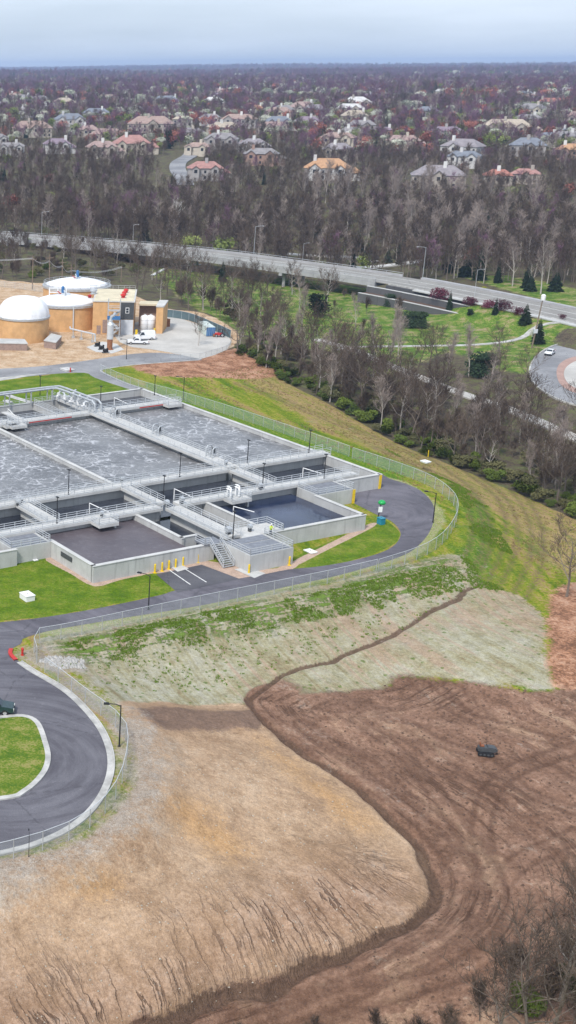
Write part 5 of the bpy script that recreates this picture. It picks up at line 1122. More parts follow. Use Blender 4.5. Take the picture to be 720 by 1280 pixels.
# ---- utility poles
def upole(px,py,pz,h,lean,label,light=False,arm=True):
    p=at(px,py,pz); r=root('utility_pole',p,label,'utility pole',R(20),'utility poles behind the tanks')
    MB().tube([(0,0,-.5),(lean*h,0,h)],[.22,.14],8).build('pole',M['wood'] if not light else M['galv'],r)
    if arm: mb=MB(); mb.bar((lean*h-1.4,0,h-1.2),(lean*h+1.4,0,h-1.2),.16,.2); [mb.tube([(lean*h+x,0,h-1.1),(lean*h+x,0,h-.8)],.07,6) for x in(-1.3,-.5,.5,1.3)]; mb.build('crossarm',M['wood'],r)
    return r
def hpole(px,pyb,pyt,z=0): p=at(px,pyb,z); return zat(p[0],p[1],pyt)-z
upole(40.5,362,0,hpole(40.5,362,320),0,'grey utility pole with crossarm behind the tanks, leftmost of four'); upole(61.5,358,0,hpole(61.5,358,318),0,'pale utility pole second from left behind the tanks')
upole(77.5,356,0,hpole(77.5,356,324),0,'utility pole third from left, behind the tank rail'); upole(88.5,354,0,hpole(88.5,354,331),0,'shortest utility pole of four behind the tank roofs'); upole(151.5,352,-1,hpole(151.5,352,332,-1),0,'plain short utility pole beyond the plant building',arm=False)
A0=[at(-120,352,0),at(40.5,362,0),at(61.5,358,0),at(77.5,356,0),at(88.5,354,0),at(151.5,352,0)]; hh=[9,hpole(40.5,362,323),hpole(61.5,358,326),hpole(77.5,356,332),hpole(88.5,354,338),5]
mb=MB()
for off in (-1.2,0,1.2):
    for i in range(5):
        a=A0[i].copy();b=A0[i+1].copy(); a[2]=hh[i];b[2]=hh[i+1]; a[1]+=off; b[1]+=off
        mb.tube([tuple(a+(b-a)*t+np.array([0,0,-1.2*4*t*(1-t)])) for t in np.linspace(0,1,7)],.035,4,cap=False)
tag(mb.build('power_line',M['galv']),'sagging power lines strung between the poles behind the tanks','power line')
p=G1(664,437); r=root('utility_pole',(p[0],p[1],p[2]),'tall leaning wooden pole with white transformer above the roundabout','utility pole',0)
h_=hpole(664,437,374,p[2]); MB().tube([(0,0,-.5),(1.2,0,h_)],[.22,.15],8).build('pole',M['wood'],r); MB().lathe([(.55,h_-.3),(.6,h_+.2),(.6,h_+1.0),(.3,h_+1.3)],12,(1.3,0,0)).build('transformer',M['white'],r); MB().box(-.1,-.4,h_*.33,.9,.3,h_*.33+1.1).build('meter_box',M['silver'],r)
# ---- highway lamps
hl=lamp_proto('highway_lamp',9.5,2.2,'x','pale lamps along the highway',False)
for i,(px,pb_,pt,rz,t) in enumerate([(52,296,265,R(0),'pale highway lamp at far left above the yellowish bush'),(166,305,281,R(-10),'pale highway lamp near the white barked tree'),(317,320,283,R(0),'pale highway lamp above the middle of the bridge'),(378,328,304,R(0),'short pale highway lamp right of the bridge middle'),(528,350,309,R(180),'tall pale highway lamp behind the bridge end with arm to the left'),(593,370,337,R(0),'pale highway lamp near the redbuds with arm to the right')]):
    o=hl if i==0 else copy_tree(hl); z=float(np.interp(px,[0,360,500,760],[3.3,3.0,2.0,.2])); p=at(px,pb_,z); h_=zat(p[0],p[1],pt)-z; o.location=tuple(p); o.rotation_euler=(0,0,rz); o.scale=(h_/9.5,)*3; o['label']=t
# ============================================================ HOUSES
def hip(mb,x0,y0,x1,y1,z,h,o=.6,ridge=None):
    x0-=o;y0-=o;x1+=o;y1+=o
    w=x1-x0;d=y1-y0
    if w>=d: a=d/2*.95; A=(x0+a,(y0+y1)/2,z+h);B=(x1-a,(y0+y1)/2,z+h); f=[(0,1,5,4),(1,2,5),(2,3,4,5),(3,0,4)]
    else: a=w/2*.95; A=((x0+x1)/2,y0+a,z+h);B=((x0+x1)/2,y1-a,z+h); f=[(0,1,4),(1,2,5,4),(2,3,5),(3,0,4,5)]
    mb.add([(x0,y0,z),(x1,y0,z),(x1,y1,z),(x0,y1,z),A,B],f+[(3,2,1,0)]); return mb
def gable(mb,x,w,y0,y1,z,h,o=.4):
    """ridge runs along y, gable end faces -y"""
    mb.add([(x-w/2-o,y0-o,z),(x+w/2+o,y0-o,z),(x,y0-o,z+h),(x-w/2-o,y1,z),(x+w/2+o,y1,z),(x,y1,z+h)],[(0,1,2),(5,4,3),(0,2,5,3),(1,4,5,2),(0,3,4,1)]); return mb
ROOFS=dict(orange=(.44,.26,.15),grey=(.25,.235,.24),lilac=(.26,.235,.25),slate=(.19,.205,.24),pink=(.36,.20,.18),brown=(.33,.24,.21),tan=(.42,.36,.29),red=(.34,.15,.12),white=(.55,.54,.53),purple=(.23,.18,.22),rose=(.33,.24,.22))
WALLS=dict(white=(.54,.53,.53),cream=(.50,.45,.38),beige=(.39,.35,.31),stone=(.35,.33,.325),brick=(.33,.22,.18))
for k,c in ROOFS.items(): M['roof_'+k]=paint('roof_'+k,c,.85,.2,.6,bump=.3)
for k,c in WALLS.items(): M['hw_'+k]=paint('house_'+k,c,.8,.12,.5)
M['housewin']=paint('house_window',(.035,.04,.05),.15,.2,1,spec=.5); M['trim']=paint('house_trim',(.66,.65,.63),.6,.1,1)
HS=[]
def house(px,py,wpx,roof,wall,label,style=0,rz=0.,seed=0):
    p=G1(px,py); d=np.hypot(p[0],p[1]); sc=wpx/F*d; rr=random.Random(seed+int(px*7+py)); w=max(11,sc*.88); dp=w*rr.uniform(.42,.6); h=6.4 if w<42 else 7.2; h=min(h,w*.36)
    z0=float(zgrid(p[0],p[1])[0]); face=math.atan2(p[0],p[1])   # turned towards the valley
    r=root('house',(p[0],p[1],z0),label,'house',-face+rz)
    R_=M['roof_'+roof]; Wm=M['hw_'+wall]
    mb=MB(); mb.box(-w/2,0,-3,w/2,dp,h); gx_=[]
    ng=[1,2,1,2][style%4]
    wl_=mb.build('wall',Wm,r)
    rh=dp*.36 if style!=3 else dp*.3
    ro_=hip(MB(),-w/2,0,w/2,dp,h,rh).build('roof',R_,r)
    for k in range(ng):
        x=(-.28+.56*k)*w if ng==2 else rr.uniform(-.2,.25)*w; gw=w*rr.uniform(.2,.28); mb=MB(); mb.box(x-gw/2,-2.0,-3,x+gw/2,.2,h-.02); mb.add([(x-gw/2,-2.0,h-.02),(x+gw/2,-2.0,h-.02),(x,-2.,h+gw*.40),(x-gw/2,-1.7,h-.02),(x+gw/2,-1.7,h-.02),(x,-1.7,h+gw*.4)],[(0,1,2),(5,4,3),(0,3,4,1),(0,2,5,3),(1,4,5,2)]); mb.build('wing_wall',Wm,r)
        g=MB(); gw2=gw+1; zz=h+.02; g.add([(x-gw2/2,-2.5,zz-.25),(x,-2.5,zz+gw*.42),(x+gw2/2,-2.5,zz-.25),(x-gw2/2,dp*.5,zz-.25),(x,dp*.5,zz+gw*.42),(x+gw2/2,dp*.5,zz-.25),(x-gw2/2,-2.5,zz-.5),(x,-2.5,zz+gw*.42-.3),(x+gw2/2,-2.5,zz-.5)],[(0,1,4,3),(1,2,5,4),(0,6,7,1),(1,7,8,2)]); g.build('gable_roof',R_,r); gx_.append((x,gw))
        f=MB(); f.box(x-.8,-2.06,h-2.3,x+.8,-2.003,h-.6); ww=f.build('window',M['housewin'],r); 
    nwin=int(w/3.4)
    for k in range(nwin):
        x=-w/2+ (k+.5)*w/nwin
        if any(abs(x-a)<b/2+.8 for a,b in gx_): continue
        for zz in (1.0,h-2.5):
            MB().box(x-.62,-.06,zz,x+.5,-.003,zz+1.4).build('window',M['housewin'],r)
    MB().box(-w/2-.05,-.12,h-.22,w/2+.05,-.004,h-.01).build('eaves_trim',M['trim'],r)
    if style!=2 or True:
        cx=rr.uniform(-.3,.35)*w; MB().box(cx-.8,dp*.35,h,cx+.8,dp*.35+1.3,h+rh+1.8).build('chimney',Wm if rr.random()<.6 else M['trim'],ro_)
    if style==1: x=w*.5; mb=MB(); mb.box(x,dp*.1,-3,x+w*.22,dp*.8,h*.62); mb.build('side_wing',Wm,r); hip(MB(),x,dp*.1,x+w*.22,dp*.8,h*.62,rh*.6).build('side_roof',R_,r)
    if style==2:
        mb=MB(); [mb.tube([(x,-3.,0),(x,-3.,h)],.4,8) for x in np.linspace(-w*.18,w*.18,4)]; mb.build('porch_column',M['trim'],r); gable(MB(),0,w*.42,-3.2,1,h+.05,w*.11).build('porch_roof',M['trim'],r)
    HS.append((p[0],p[1],w,dp)); return r
HL_=[
(408,226,58,'orange','white','white mansion with orange tan roof and tall chimney at the forest edge',1,0),
(547,236,66,'lilac','beige','long beige mansion with grey lilac roof and front gable at the forest edge',0,.05),
(577,210,40,'slate','white','white house with steep slate roof behind the lilac roofed mansion',1,-.2),
(622,232,34,'red','beige','low house with reddish roof at the forest edge right of the mansion',0,.1),
(655,230,34,'pink','beige','low house with pink roof and dark dormer near the right forest edge',0,-.05),
(256,226,46,'pink','stone','stone house with pink red roof behind bare trunks at the forest edge',1,.05),
(325,207,44,'grey','brick','low house with wide grey roof and a terrace at the forest edge',1,-.1),
(318,192,34,'lilac','white','white gabled house just behind the grey roofed one',1,.25),
(165,193,50,'pink','cream','large cream mansion with pink red hipped roof left of the curving street',1,.1),
(187,166,60,'brown','beige','broad brown roofed mansion behind the cream one',0,-.1),
(128,198,42,'rose','beige','beige house with rose roof left of the cream mansion',1,.1),
(14,196,38,'grey','white','pale grey house with bare trees in front at the far left edge',3,0),
(40,172,54,'brown','beige','long low brown roofed house near the left edge',0,0),
(88,160,42,'slate','white','house with slate blue roof and white front gable, left part of the hill',1,.1),
(28,147,30,'grey','white','grey house with two white chimneys near the left edge',3,0),
(110,172,28,'rose','beige','small rose roofed house half hidden left of the broad brown roof',0,0),
(120,151,36,'slate','white','bluish white house with several gables above the rose roofed one',1,0),
(50,131,24,'grey','beige','small grey house under pale blossom trees, upper left',3,0),
(97,128,20,'purple','beige','tiny purple roofed house, upper left hill',0,0),
(228,158,26,'tan','stone','pale tan roofed house just above the curving street',0,0),
(262,157,28,'grey','white','grey house with white gable right of the curving street',1,0),
(297,160,46,'brown','stone','long brownish grey roof above the white gabled house',3,-.1),
(318,143,22,'orange','brick','small orange roofed house high on the hill centre',0,0),
(348,163,34,'slate','stone','slate roofed house right of the long brownish roof',1,.1),
(353,147,28,'grey','stone','grey hipped house above the slate roofed one',0,0),
(205,127,30,'rose','beige','rose roofed house in the distant centre left cluster',0,0),
(222,119,28,'orange','beige','pale orange roofed house topping the distant centre left cluster',1,0),
(207,134,34,'slate','white','bluish white house below the distant rose cluster',1,0),
(236,123,20,'rose','white','small rose roof at the right of the distant cluster',0,0),
(275,122,24,'rose','beige','small rose roofed house in the distance above centre',0,0),
(300,117,20,'white','beige','tiny pale roofed house far above centre',0,0),
(340,112,18,'white','white','tiny white house far off in line with the long brown roof',0,0),
(331,121,20,'lilac','stone','tiny lilac roofed house in the distant centre',0,0),
(383,163,34,'purple','white','purple roofed house with white wing near the picture centre',1,0),
(392,147,30,'lilac','stone','lilac grey hipped roof just above the purple roofed house',0,0),
(437,145,34,'white','beige','pale roofed long house right of the red bush',0,0),
(443,156,34,'tan','beige','tan roofed house behind the portico house',0,.1),
(437,178,34,'grey','brick','house with white columned portico and pediment',2,-.1),
(477,172,26,'purple','brick','dark purple roof right of the portico house',0,.1),
(503,189,42,'rose','cream','cream house with rose red roof and arched gables',1,.05),
(557,176,38,'purple','stone','dark purple roofed house with two white chimneys',3,0),
(533,148,26,'slate','stone','small slate roofed house beside a white blossom tree',0,0),
(632,171,60,'tan','beige','very wide beige roofed mansion on the right hill',1,.05),
(658,196,42,'slate','stone','bluish roofed house low on the right hill',0,0),
(690,140,44,'red','beige','long red roofed house high on the right with white chimneys',1,0),
(684,178,20,'slate','stone','small bluish gable right of the very wide beige mansion',0,0),
(712,173,24,'slate','white','slate roofed white house at the right edge',1,0),
(712,200,34,'orange','brick','orange roofed house at the right edge',0,0),
(583,132,18,'rose','beige','small rose house high on the hill right of centre',0,0),
(655,125,20,'slate','white','tiny blue roofed building far right distance',0,0),
(708,118,16,'white','white','tiny white roof at the far right distance',0,0),
(468,118,16,'white','beige','tiny pale roof in the far centre distance',0,0),
(390,104,16,'white','white','tiny white roof near the horizon at centre',0,0),
(90,106,14,'white','white','tiny white building near the horizon at left',0,0),
(250,105,14,'white','beige','tiny pale building near the horizon left of centre',0,0)]
for a in HL_: house(*a)
far_roofs=['grey','brown','lilac','rose','slate','tan','white','purple','grey','brown']
_rr=random.Random(77)
_cnt=0
while _cnt<62:
    px=_rr.uniform(-10,735); py=_rr.choice([_rr.uniform(106,135),_rr.uniform(120,175),_rr.uniform(165,205)])
    p=G1(px,py)
    if min(math.hypot(p[0]-a,p[1]-b)/(c*.8+14) for a,b,c,d in HS)<1: continue
    if True:
        d=math.hypot(p[0],p[1]); o=house(px,py,_rr.uniform(17,26)*F/d,_rr.choice(far_roofs),_rr.choice(['white','beige','stone','cream']),'x',_rr.choice([0,0,1,3]),_rr.uniform(-.5,.5),_cnt)
        o['label']='muted roofed suburban house half hidden among the trees on the far hill'; o['group']='suburban houses scattered over the far hill'; _cnt+=1
HSa=np.array(HS)
# ============================================================ VEGETATION
def barkmat(name,lo,hi,rnd=.35,leaf=None):
    m=NT(name); oi=m.n('ShaderNodeObjectInfo').outputs['Random']; v=m.obj(); n=m.noise(v,1.3,4,.6)
    k=m.mix(m.ma('ADD',m.ma('MULTIPLY',oi,1-rnd),m.ma('MULTIPLY',n,rnd)),lo,hi); m.col(k,.9); m.p.inputs['Specular IOR Level'].default_value=.1; return m.m
M['bark']=barkmat('grey_bark',(.10,.08,.065),(.24,.20,.17)); M['twig']=barkmat('bare_twigs',(.062,.045,.036),(.145,.11,.086))
M['palebark']=barkmat('pale_bark',(.30,.27,.24),(.50,.46,.42)); M['paletwig']=barkmat('pale_twigs',(.22,.175,.155),(.36,.30,.265))
M['whitebark']=barkmat('white_bark',(.6,.57,.53),(.75,.72,.69))
M['twigpurple']=barkmat('purple_twigs',(.115,.06,.09),(.225,.125,.185)); M['blossom']=barkmat('white_blossom',(.34,.37,.28),(.58,.58,.50)); M['redbud']=barkmat('redbud_blossom',(.09,.022,.04),(.19,.05,.08)); M['rosebud']=barkmat('rose_budding_twigs',(.24,.085,.075),(.38,.16,.12))
M['bud']=barkmat('green_buds',(.13,.17,.045),(.24,.27,.09)); M['shrub']=barkmat('shrub_leaves',(.04,.065,.018),(.13,.17,.03)); M['olive']=barkmat('olive_shrub',(.07,.075,.035),(.14,.13,.06))
M['needle']=barkmat('conifer_needles',(.018,.035,.02),(.04,.065,.03)); M['yellowshrub']=barkmat('yellow_green_shrub',(.18,.20,.02),(.32,.30,.04))
def skel(seed,h,up=.55,lev=3,nl=9,nb=5,tw=5,blade=.05,trunk_r=None,lean=0.,spread=1.,twl=1.2):
    """a bare tree: returns meshes for trunk with limbs and for the crown of branches and twigs"""
    rr=random.Random(seed); T=MB(); C=MB(); tr=trunk_r or h*.017
    def vec(az,el): return Vector((math.cos(az)*math.cos(el),math.sin(az)*math.cos(el),math.sin(el)))
    def path(p,d,L,n,droop,jit):
        P=[p.copy()]; q=p.copy(); d=d.copy()
        for i in range(n):
            d=(d+Vector((rr.gauss(0,jit),rr.gauss(0,jit),rr.gauss(0,jit)+droop))).normalized(); q=q+d*(L/n); P.append(q.copy())
        return P
    tp=path(Vector((0,0,-.4)),Vector((lean,0,1)).normalized(),h*.86,6,.06,.07); n=len(tp)
    T.tube(tp,[tr*(1-.85*i/(n-1)) for i in range(n)],6,False)
    def atp(P,t): k=min(int(t*(len(P)-1)),len(P)-2); f=t*(len(P)-1)-k; return P[k].lerp(P[k+1],f)
    for i in range(nl):
        t=.28+.7*(i+rr.random()*.6)/nl; az=i*2.4+rr.uniform(-.4,.4); el=up+rr.uniform(-.2,.25)+.35*t
        L=h*(.50-.30*t)*rr.uniform(.75,1.15)*spread; lp=path(atp(tp,t),vec(az,el),L,4,.10,.16); r0=tr*(1-.8*t)*.62
        T.tube(lp,[r0,r0*.75,r0*.5,r0*.32,r0*.12],4,False)
        for j in range(nb):
            u=.25+.72*(j+rr.random()*.5)/nb; d=(vec(rr.uniform(0,6.28),rr.uniform(-.1,1.1))+(lp[-1]-lp[0]).normalized()*1.1).normalized(); l2=L*.5*rr.uniform(.6,1.1)
            bp_=path(atp(lp,u),d,l2,3,.06,.2); r1=max(.02,r0*.3); C.tube(bp_,[r1,r1*.7,r1*.45,r1*.2],3,False)
            for k in range(tw):
                p=atp(bp_,.15+.85*rr.random()); d=(vec(rr.uniform(0,6.28),rr.uniform(-.3,1.2))+(bp_[-1]-bp_[0]).normalized()*.9).normalized(); l3=twl*rr.uniform(.5,1.3)
                s=d.orthogonal().normalized(); s=(s*math.cos(k)+d.cross(s)*math.sin(k))*blade; q=p+d*l3+Vector((0,0,.1))
                C.add([p-s/2,p+s/2,q],[(0,1,2)])
                for _ in range(2):
                    p2=p.lerp(q,rr.uniform(.3,.9)); d2=(d+vec(rr.uniform(0,6.28),rr.uniform(-.2,1))*.9).normalized(); s2=d2.orthogonal().normalized()*blade*.8; C.add([p2-s2/2,p2+s2/2,p2+d2*l3*.6],[(0,1,2)])
    return T,C
def crownleaf(seed,h,w,n,leaf,lumps=7,base=.12):
    rr=random.Random(seed); C=MB(); LP=[]
    for i in range(lumps): a=rr.uniform(0,6.28); q=rr.uniform(0,.33)*w; LP.append((q*math.cos(a),q*math.sin(a),h*rr.uniform(base+.18,.78),w*rr.uniform(.18,.34),h*rr.uniform(.14,.26)))
    for i in range(n):
        x,y,z,a,b=rr.choice(LP); u=Vector((rr.gauss(0,1),rr.gauss(0,1),rr.gauss(0,1))).normalized()*rr.uniform(.55,1.05)
        p=Vector((x+u.x*a,y+u.y*a,max(.1,z+u.z*b))); s=Vector((rr.gauss(0,1),rr.gauss(0,1),rr.gauss(0,1))).normalized(); t=s.orthogonal().normalized(); l=leaf*rr.uniform(.6,1.3)
        C.add([p-s*l-t*l*.4,p+s*l*.2-t*l,p+s*l+t*l*.3,p-s*l*.2+t*l],[(0,1,2,3)])
    return C
def conifer(seed,h,w):
    rr=random.Random(seed); T=MB(); T.tube([(0,0,-.3),(0,0,h*.95)],[h*.018,.02],6,False); C=MB(); L=int(h*2.6)+8
    for i in range(L):
        t=i/L; z=h*(.06+.92*t); r0=w/2*(1-t)**.85*rr.uniform(.85,1.1)+.08; m=int(7+9*(1-t))
        for k in range(m):
            a=rr.uniform(0,6.28); r1=r0*rr.uniform(.7,1.12); d=Vector((math.cos(a),math.sin(a),0)); s=Vector((-d.y,d.x,0))*r1*.22; dz=-r1*rr.uniform(.12,.38)
            p=Vector((0,0,z)); C.add([p,p+d*r1*.55+s+Vector((0,0,dz*.4)),p+d*r1+Vector((0,0,dz)),p+d*r1*.55-s+Vector((0,0,dz*.4))],[(0,1,2,3)])
            C.add([p+Vector((0,0,-.1)),p+d*r1*.5+Vector((0,0,dz*.3+r1*.10)),p+d*r1*.95+Vector((0,0,dz)),p+d*r1*.5+Vector((0,0,dz*.6-r1*.16))],[(0,1,2,3)])
    return T,C
PROTO={}
def tree_proto(key,name,T,C,tm,cm,cat):
    r=bpy.data.objects.new(name,None); COL.objects.link(r); r.empty_display_size=.5; a=[]
    if T: a.append(T.build('trunk',M[tm],r))
    a.append(C.build('crown',M[cm],r)); remember(r,a); PROTO[key]=[r,cat,True]
for i in range(4): T,C=skel(10+i,13,[.35,.5,.3,.55][i],spread=[1.25,1.0,1.3,1.1][i],nl=12,nb=6,tw=6,blade=.068); tree_proto('bare%d'%i,'bare_tree',T,C,['bark','palebark','bark','bark'][i],'twig','tree')
for i in range(3): T,C=skel(30+i,17,.95,nl=13,nb=6,tw=6,blade=.09,spread=.62,trunk_r=.2); tree_proto('pale%d'%i,'bare_tree',T,C,'palebark','paletwig','tree')
T,C=skel(51,22,.45,nl=12,nb=5,tw=3,blade=.12,trunk_r=.6,spread=1.0,twl=1.8); tree_proto('white','sycamore_tree',T,C,'whitebark','whitebark','tree')
for i in range(2): T,C=skel(60+i,6,.7,nl=12,nb=6,tw=7,blade=.07,trunk_r=.10,twl=.8); tree_proto('scrub%d'%i,'bare_sapling',T,C,'bark','twig','tree')
for i in range(3): tree_proto('shrub%d'%i,'shrub',None,crownleaf(70+i,3.2,4.6,1500,.17),'bark',['shrub','shrub','olive'][i],'shrub')
for i in range(2): T,C=conifer(80+i,9 if i==0 else 6,4.4 if i==0 else 6.0); tree_proto('conifer%d'%i,'conifer_tree',T,C,'bark','needle','tree')
T,C=skel(90,5.5,.5,nl=9,nb=5,tw=2,blade=.05,trunk_r=.12,twl=.6); Lf=crownleaf(91,5.6,6.6,1300,.15,12,.25); Lf.v and C.add(Lf.v,Lf.f); tree_proto('redbud','redbud_tree',T,C,'bark','redbud','tree')
T,C=skel(92,7,.6,nl=9,nb=5,tw=2,blade=.05,trunk_r=.14); Lf=crownleaf(93,8,7.6,1700,.19,12,.2); C.add(Lf.v,Lf.f); tree_proto('blossom','blossom_tree',T,C,'bark','blossom','tree')
T,C=skel(94,9,.6,nl=11,nb=5,tw=4,blade=.05,trunk_r=.15); Lf=crownleaf(95,10,8,900,.16,12,.2); C.add(Lf.v,Lf.f); tree_proto('bud','budding_tree',T,C,'bark','bud','tree')
tree_proto('round','evergreen_shrub',None,crownleaf(97,5,5.6,2600,.17,11,.0),'bark','needle','shrub')
tree_proto('yellow','yellow_shrub',None,crownleaf(96,1.9,3.0,700,.13,6),'bark','yellowshrub','shrub')
COUNT={}
def plant(key,x,y,s,label,group,rz=None,sxy=1.,z=None):
    r,cat,fresh=PROTO[key]
    o=r if fresh else copy_tree(r); PROTO[key][2]=False
    o.location=(x,y,float(zgrid(x,y)[0]) if z is None else z); o.rotation_euler=(0,0,rng.uniform(0,6.28) if rz is None else rz); o.scale=(s*sxy,s*sxy,s); tag(o,label,cat,group); COUNT[cat]=COUNT.get(cat,0)+1; return o
def pin(px,py,key,hpx,label,group,sxy=1.,hm=None,zz=None,terr=None):
    """plant at the ground point under a photo pixel, as tall as it looks there"""
    if terr:
        Tt=np.gradient(HL[:,:2],axis=0); Tt/=np.linalg.norm(Tt,axis=1)[:,None]; Nn=np.stack([-Tt[:,1],Tt[:,0]],1); Q=HL[:,:2]+Nn*terr[0]; zz=terr[1]
        pp=[X0+F*((cR*q[0]-sR*((q[1]*UP[1]+(zz-H)*UP[2])))/(q[1]*FW[1]+(zz-H)*FW[2])) for q in Q]; qi=int(np.argmin(np.abs(np.array(pp)-px))); f=0; p=np.array([Q[qi][0],Q[qi][1],zz]); return plant(key,p[0],p[1],hpx*1.15*p[1]/F/(5.6 if key=='redbud' else 9),label,group,sxy=sxy,z=zz)
    p=G1(px,py) if zz is None else at(px,py,zz); z=float(zgrid(p[0],p[1])[0]) if zz is None else zz; h=zat(p[0],p[1],py-hpx)-z; base={'w':22,'c':9,'b':13,'p':17,'s':3.2,'r':5.6,'l':8}
    bh={'white':22,'conifer0':9,'conifer1':6,'redbud':5.6,'blossom':8,'bud':10,'yellow':1.9,'round':4.6}.get(key) or (13 if key[:4]=='bare' else 17 if key[:4]=='pale' else 6 if key[:5]=='scrub' else 3.2)
    return plant(key,p[0],p[1],h/bh,label,group,sxy=sxy,z=z)
def inpoly(px,py,P):
    c=False; n=len(P)
    for i in range(n):
        ax,ay=P[i];bx,by=P[(i+1)%n]
        if (ay>py)!=(by>py) and px<(bx-ax)*(py-ay)/(by-ay)+ax: c=not c
    return c
def scatter(pxpoly,n,dmin,fn,seed=1):
    """natural scatter over the ground patch outlined in the photo"""
    W_=G(pxpoly)[:,:2]; rr=random.Random(seed); pts=[]; x0,y0=W_.min(0);x1,y1=W_.max(0); tries=0
    Pl=[tuple(q) for q in W_]
    while len(pts)<n and tries<n*60:
        tries+=1; x=rr.uniform(x0,x1);y=rr.uniform(y0,y1)
        if not inpoly(x,y,Pl): continue
        if any((x-a)**2+(y-b)**2<dmin*dmin for a,b in pts): continue
        pts.append((x,y))
    for x,y in pts: fn(x,y,rr)
    return pts
GB='bare trees of the belt below the park'
def f_belt(x,y,rr):
    k=rr.choice(['bare0','bare1','bare2','bare3','bare0','pale0','pale1']); plant(k,x,y,rr.uniform(.62,1.08)*(.75 if k[0]=='p' else 1),'bare tree in the dense belt between the grass slope and the creek road',GB)
BELT=[(292,441),(330,459),(380,487),(440,519),(500,553),(560,577),(620,602),(680,629),(740,655),(740,600),(700,560),(640,530),(560,505),(480,475),(420,452),(350,430),(300,420)]
scatter(BELT,84,3.4,f_belt,3)
scatter([(255,350),(350,352),(450,388),(470,430),(330,425),(262,398)],13,8,lambda x,y,rr:plant(rr.choice(['bare0','bare1','bare2','pale0']),x,y,rr.uniform(.7,1.0),'bare tree standing in the left part of the park lawn','bare trees on the park lawn'),21)
scatter([(-30,352),(60,350),(140,354),(160,345),(200,330),(150,318),(60,308),(-30,305)],60,4.5,lambda x,y,rr:plant(rr.choice(['scrub0','scrub1','shrub2','shrub1']),x,y,rr.uniform(.7,1.3),'brushy scrub between the digester tanks and the bridge','scrub behind the digester tanks'),22)
scatter([(300,345),(450,372),(520,400),(500,430),(420,425),(330,400)],14,8,lambda x,y,rr:plant(rr.choice(['scrub0','scrub1']),x,y,rr.uniform(.5,.9),'small bare sapling on the park lawn','saplings on the park lawn'),23)
def f_sh(x,y,rr): plant(rr.choice(['shrub0','shrub1','shrub2','shrub0']),x,y,rr.uniform(.4,.95),'green leafy shrub in the undergrowth along the upper edge of the grass slope','shrubs under the belt of bare trees',sxy=rr.uniform(.9,1.4))
scatter([(296,444),(330,462),(380,490),(440,522),(500,556),(560,580),(620,605),(680,632),(740,660),(740,640),(680,612),(620,585),(560,560),(500,535),(440,505),(380,472),(330,448),(300,435)],85,2.2,f_sh,4)
def f_ol(x,y,rr): plant(rr.choice(['scrub0','scrub1','shrub2']),x,y,rr.uniform(.7,1.15),'brownish bare scrub filling the creek hollow among the belt trees','scrub in the creek hollow')
scatter(BELT,130,2.2,f_ol,5)
scatter([(560,520),(640,540),(720,580),(740,640),(680,615),(620,590),(560,560)],12,4,lambda x,y,rr:plant('pale%d'%rr.randint(0,2),x,y,rr.uniform(.55,.75),'slim pale trunked bare tree near the right end of the tree belt','pale trunked trees at the right of the belt'),6)
def f_bk(x,y,rr): plant(rr.choice(['bare0','bare1','bare2','bare3']),x,y,rr.uniform(.75,1.1),'dark bare tree behind the digester tanks and plant building','bare trees behind the plant building')
scatter([(-30,352),(60,350),(140,356),(200,378),(250,385),(290,410),(320,425),(360,420),(330,390),(300,365),(240,345),(180,332),(80,322),(-30,315)],58,5,f_bk,7)
scatter([(205,378),(250,386),(292,410),(330,430),(340,415),(300,385),(240,370)],26,3,lambda x,y,rr:plant(rr.choice(['scrub0','scrub1','shrub2']),x,y,rr.uniform(.7,1.2),'low brown scrub on the bank just outside the yard fence','scrub outside the yard fence'),8)
scatter([(440,440),(520,448),(620,470),(660,485),(640,500),(560,480),(470,462)],14,7,lambda x,y,rr:plant(rr.choice(['bare0','bare2','pale1']),x,y,rr.uniform(.6,.9),'bare tree between the lawn and the creek road','bare trees between lawn and creek road'),9)
# park trees seen one by one
for px,py,hp,k,sx,t in [(397,395,28,'conifer1',1.05,'dark broad evergreen in the park left of the pale mound'),(415,362,14,'conifer1',1.1,'small round evergreen on the park lawn near the bridge'),(486,383,16,'conifer1',1.0,'round evergreen below the bridge end'),(512,409,20,'conifer1',1.25,'wide low evergreen left of the trimmed path'),(524,410,20,'conifer1',1.1,'second wide low evergreen joined to its left neighbour'),(586,403,17,'conifer1',.9,'dark round evergreen alone on the right lawn'),(570,384,28,'conifer0',.75,'tall conical evergreen on the terrace beside the highway'),(621,391,30,'conifer0',.8,'conical evergreen on the terrace farther right among redbuds'),(556,366,22,'conifer0',.9,'dark evergreen behind the first redbud') ,(278,352,28,'conifer0',1.1,'dark evergreen in front of the bridge piers'),(600,470,30,'conifer1',1.3,'dark spreading evergreen inside the tree belt'),(672,430,34,'conifer0',1.2,'dark evergreen at the foot of the transformer pole'),(655,414,36,'conifer0',1.5,'large dark evergreen between the redbuds and the pole')]:
    pin(px,py,k if k=='conifer0' else 'round',hp,t,'evergreens in the park',sx,terr=(-HWW/2-5.8,-3.1) if px in(570,621) else None) if t!='dark evergreen behind the first redbud' else None
for px,py,hp,t in [(556,378,20,'dense purple redbud at the bridge end'),(586,384,16,'purple redbud right of the tall conical evergreen'),(599,386,15,'small purple redbud in the middle of the terrace'),(636,394,20,'purple redbud left of the second conical evergreen'),(648,396,15,'purple redbud behind the large dark evergreen'),(701,410,18,'wide dark purple tree beside the roundabout lawn')]:
    pin(px,py,'redbud',hp,t,'redbud trees beside the highway',1.1,zz=None,terr=None if px>690 else (-HWW/2-2.9,-1.3))
for i,(px,py) in enumerate([(630,372),(640,374),(650,376),(662,379),(697,384),(708,388),(718,391),(604,364)]): pin(px,py,'yellow',6,'bright yellow green shrub on the far side of the highway','yellow shrubs beyond the highway',1.2)
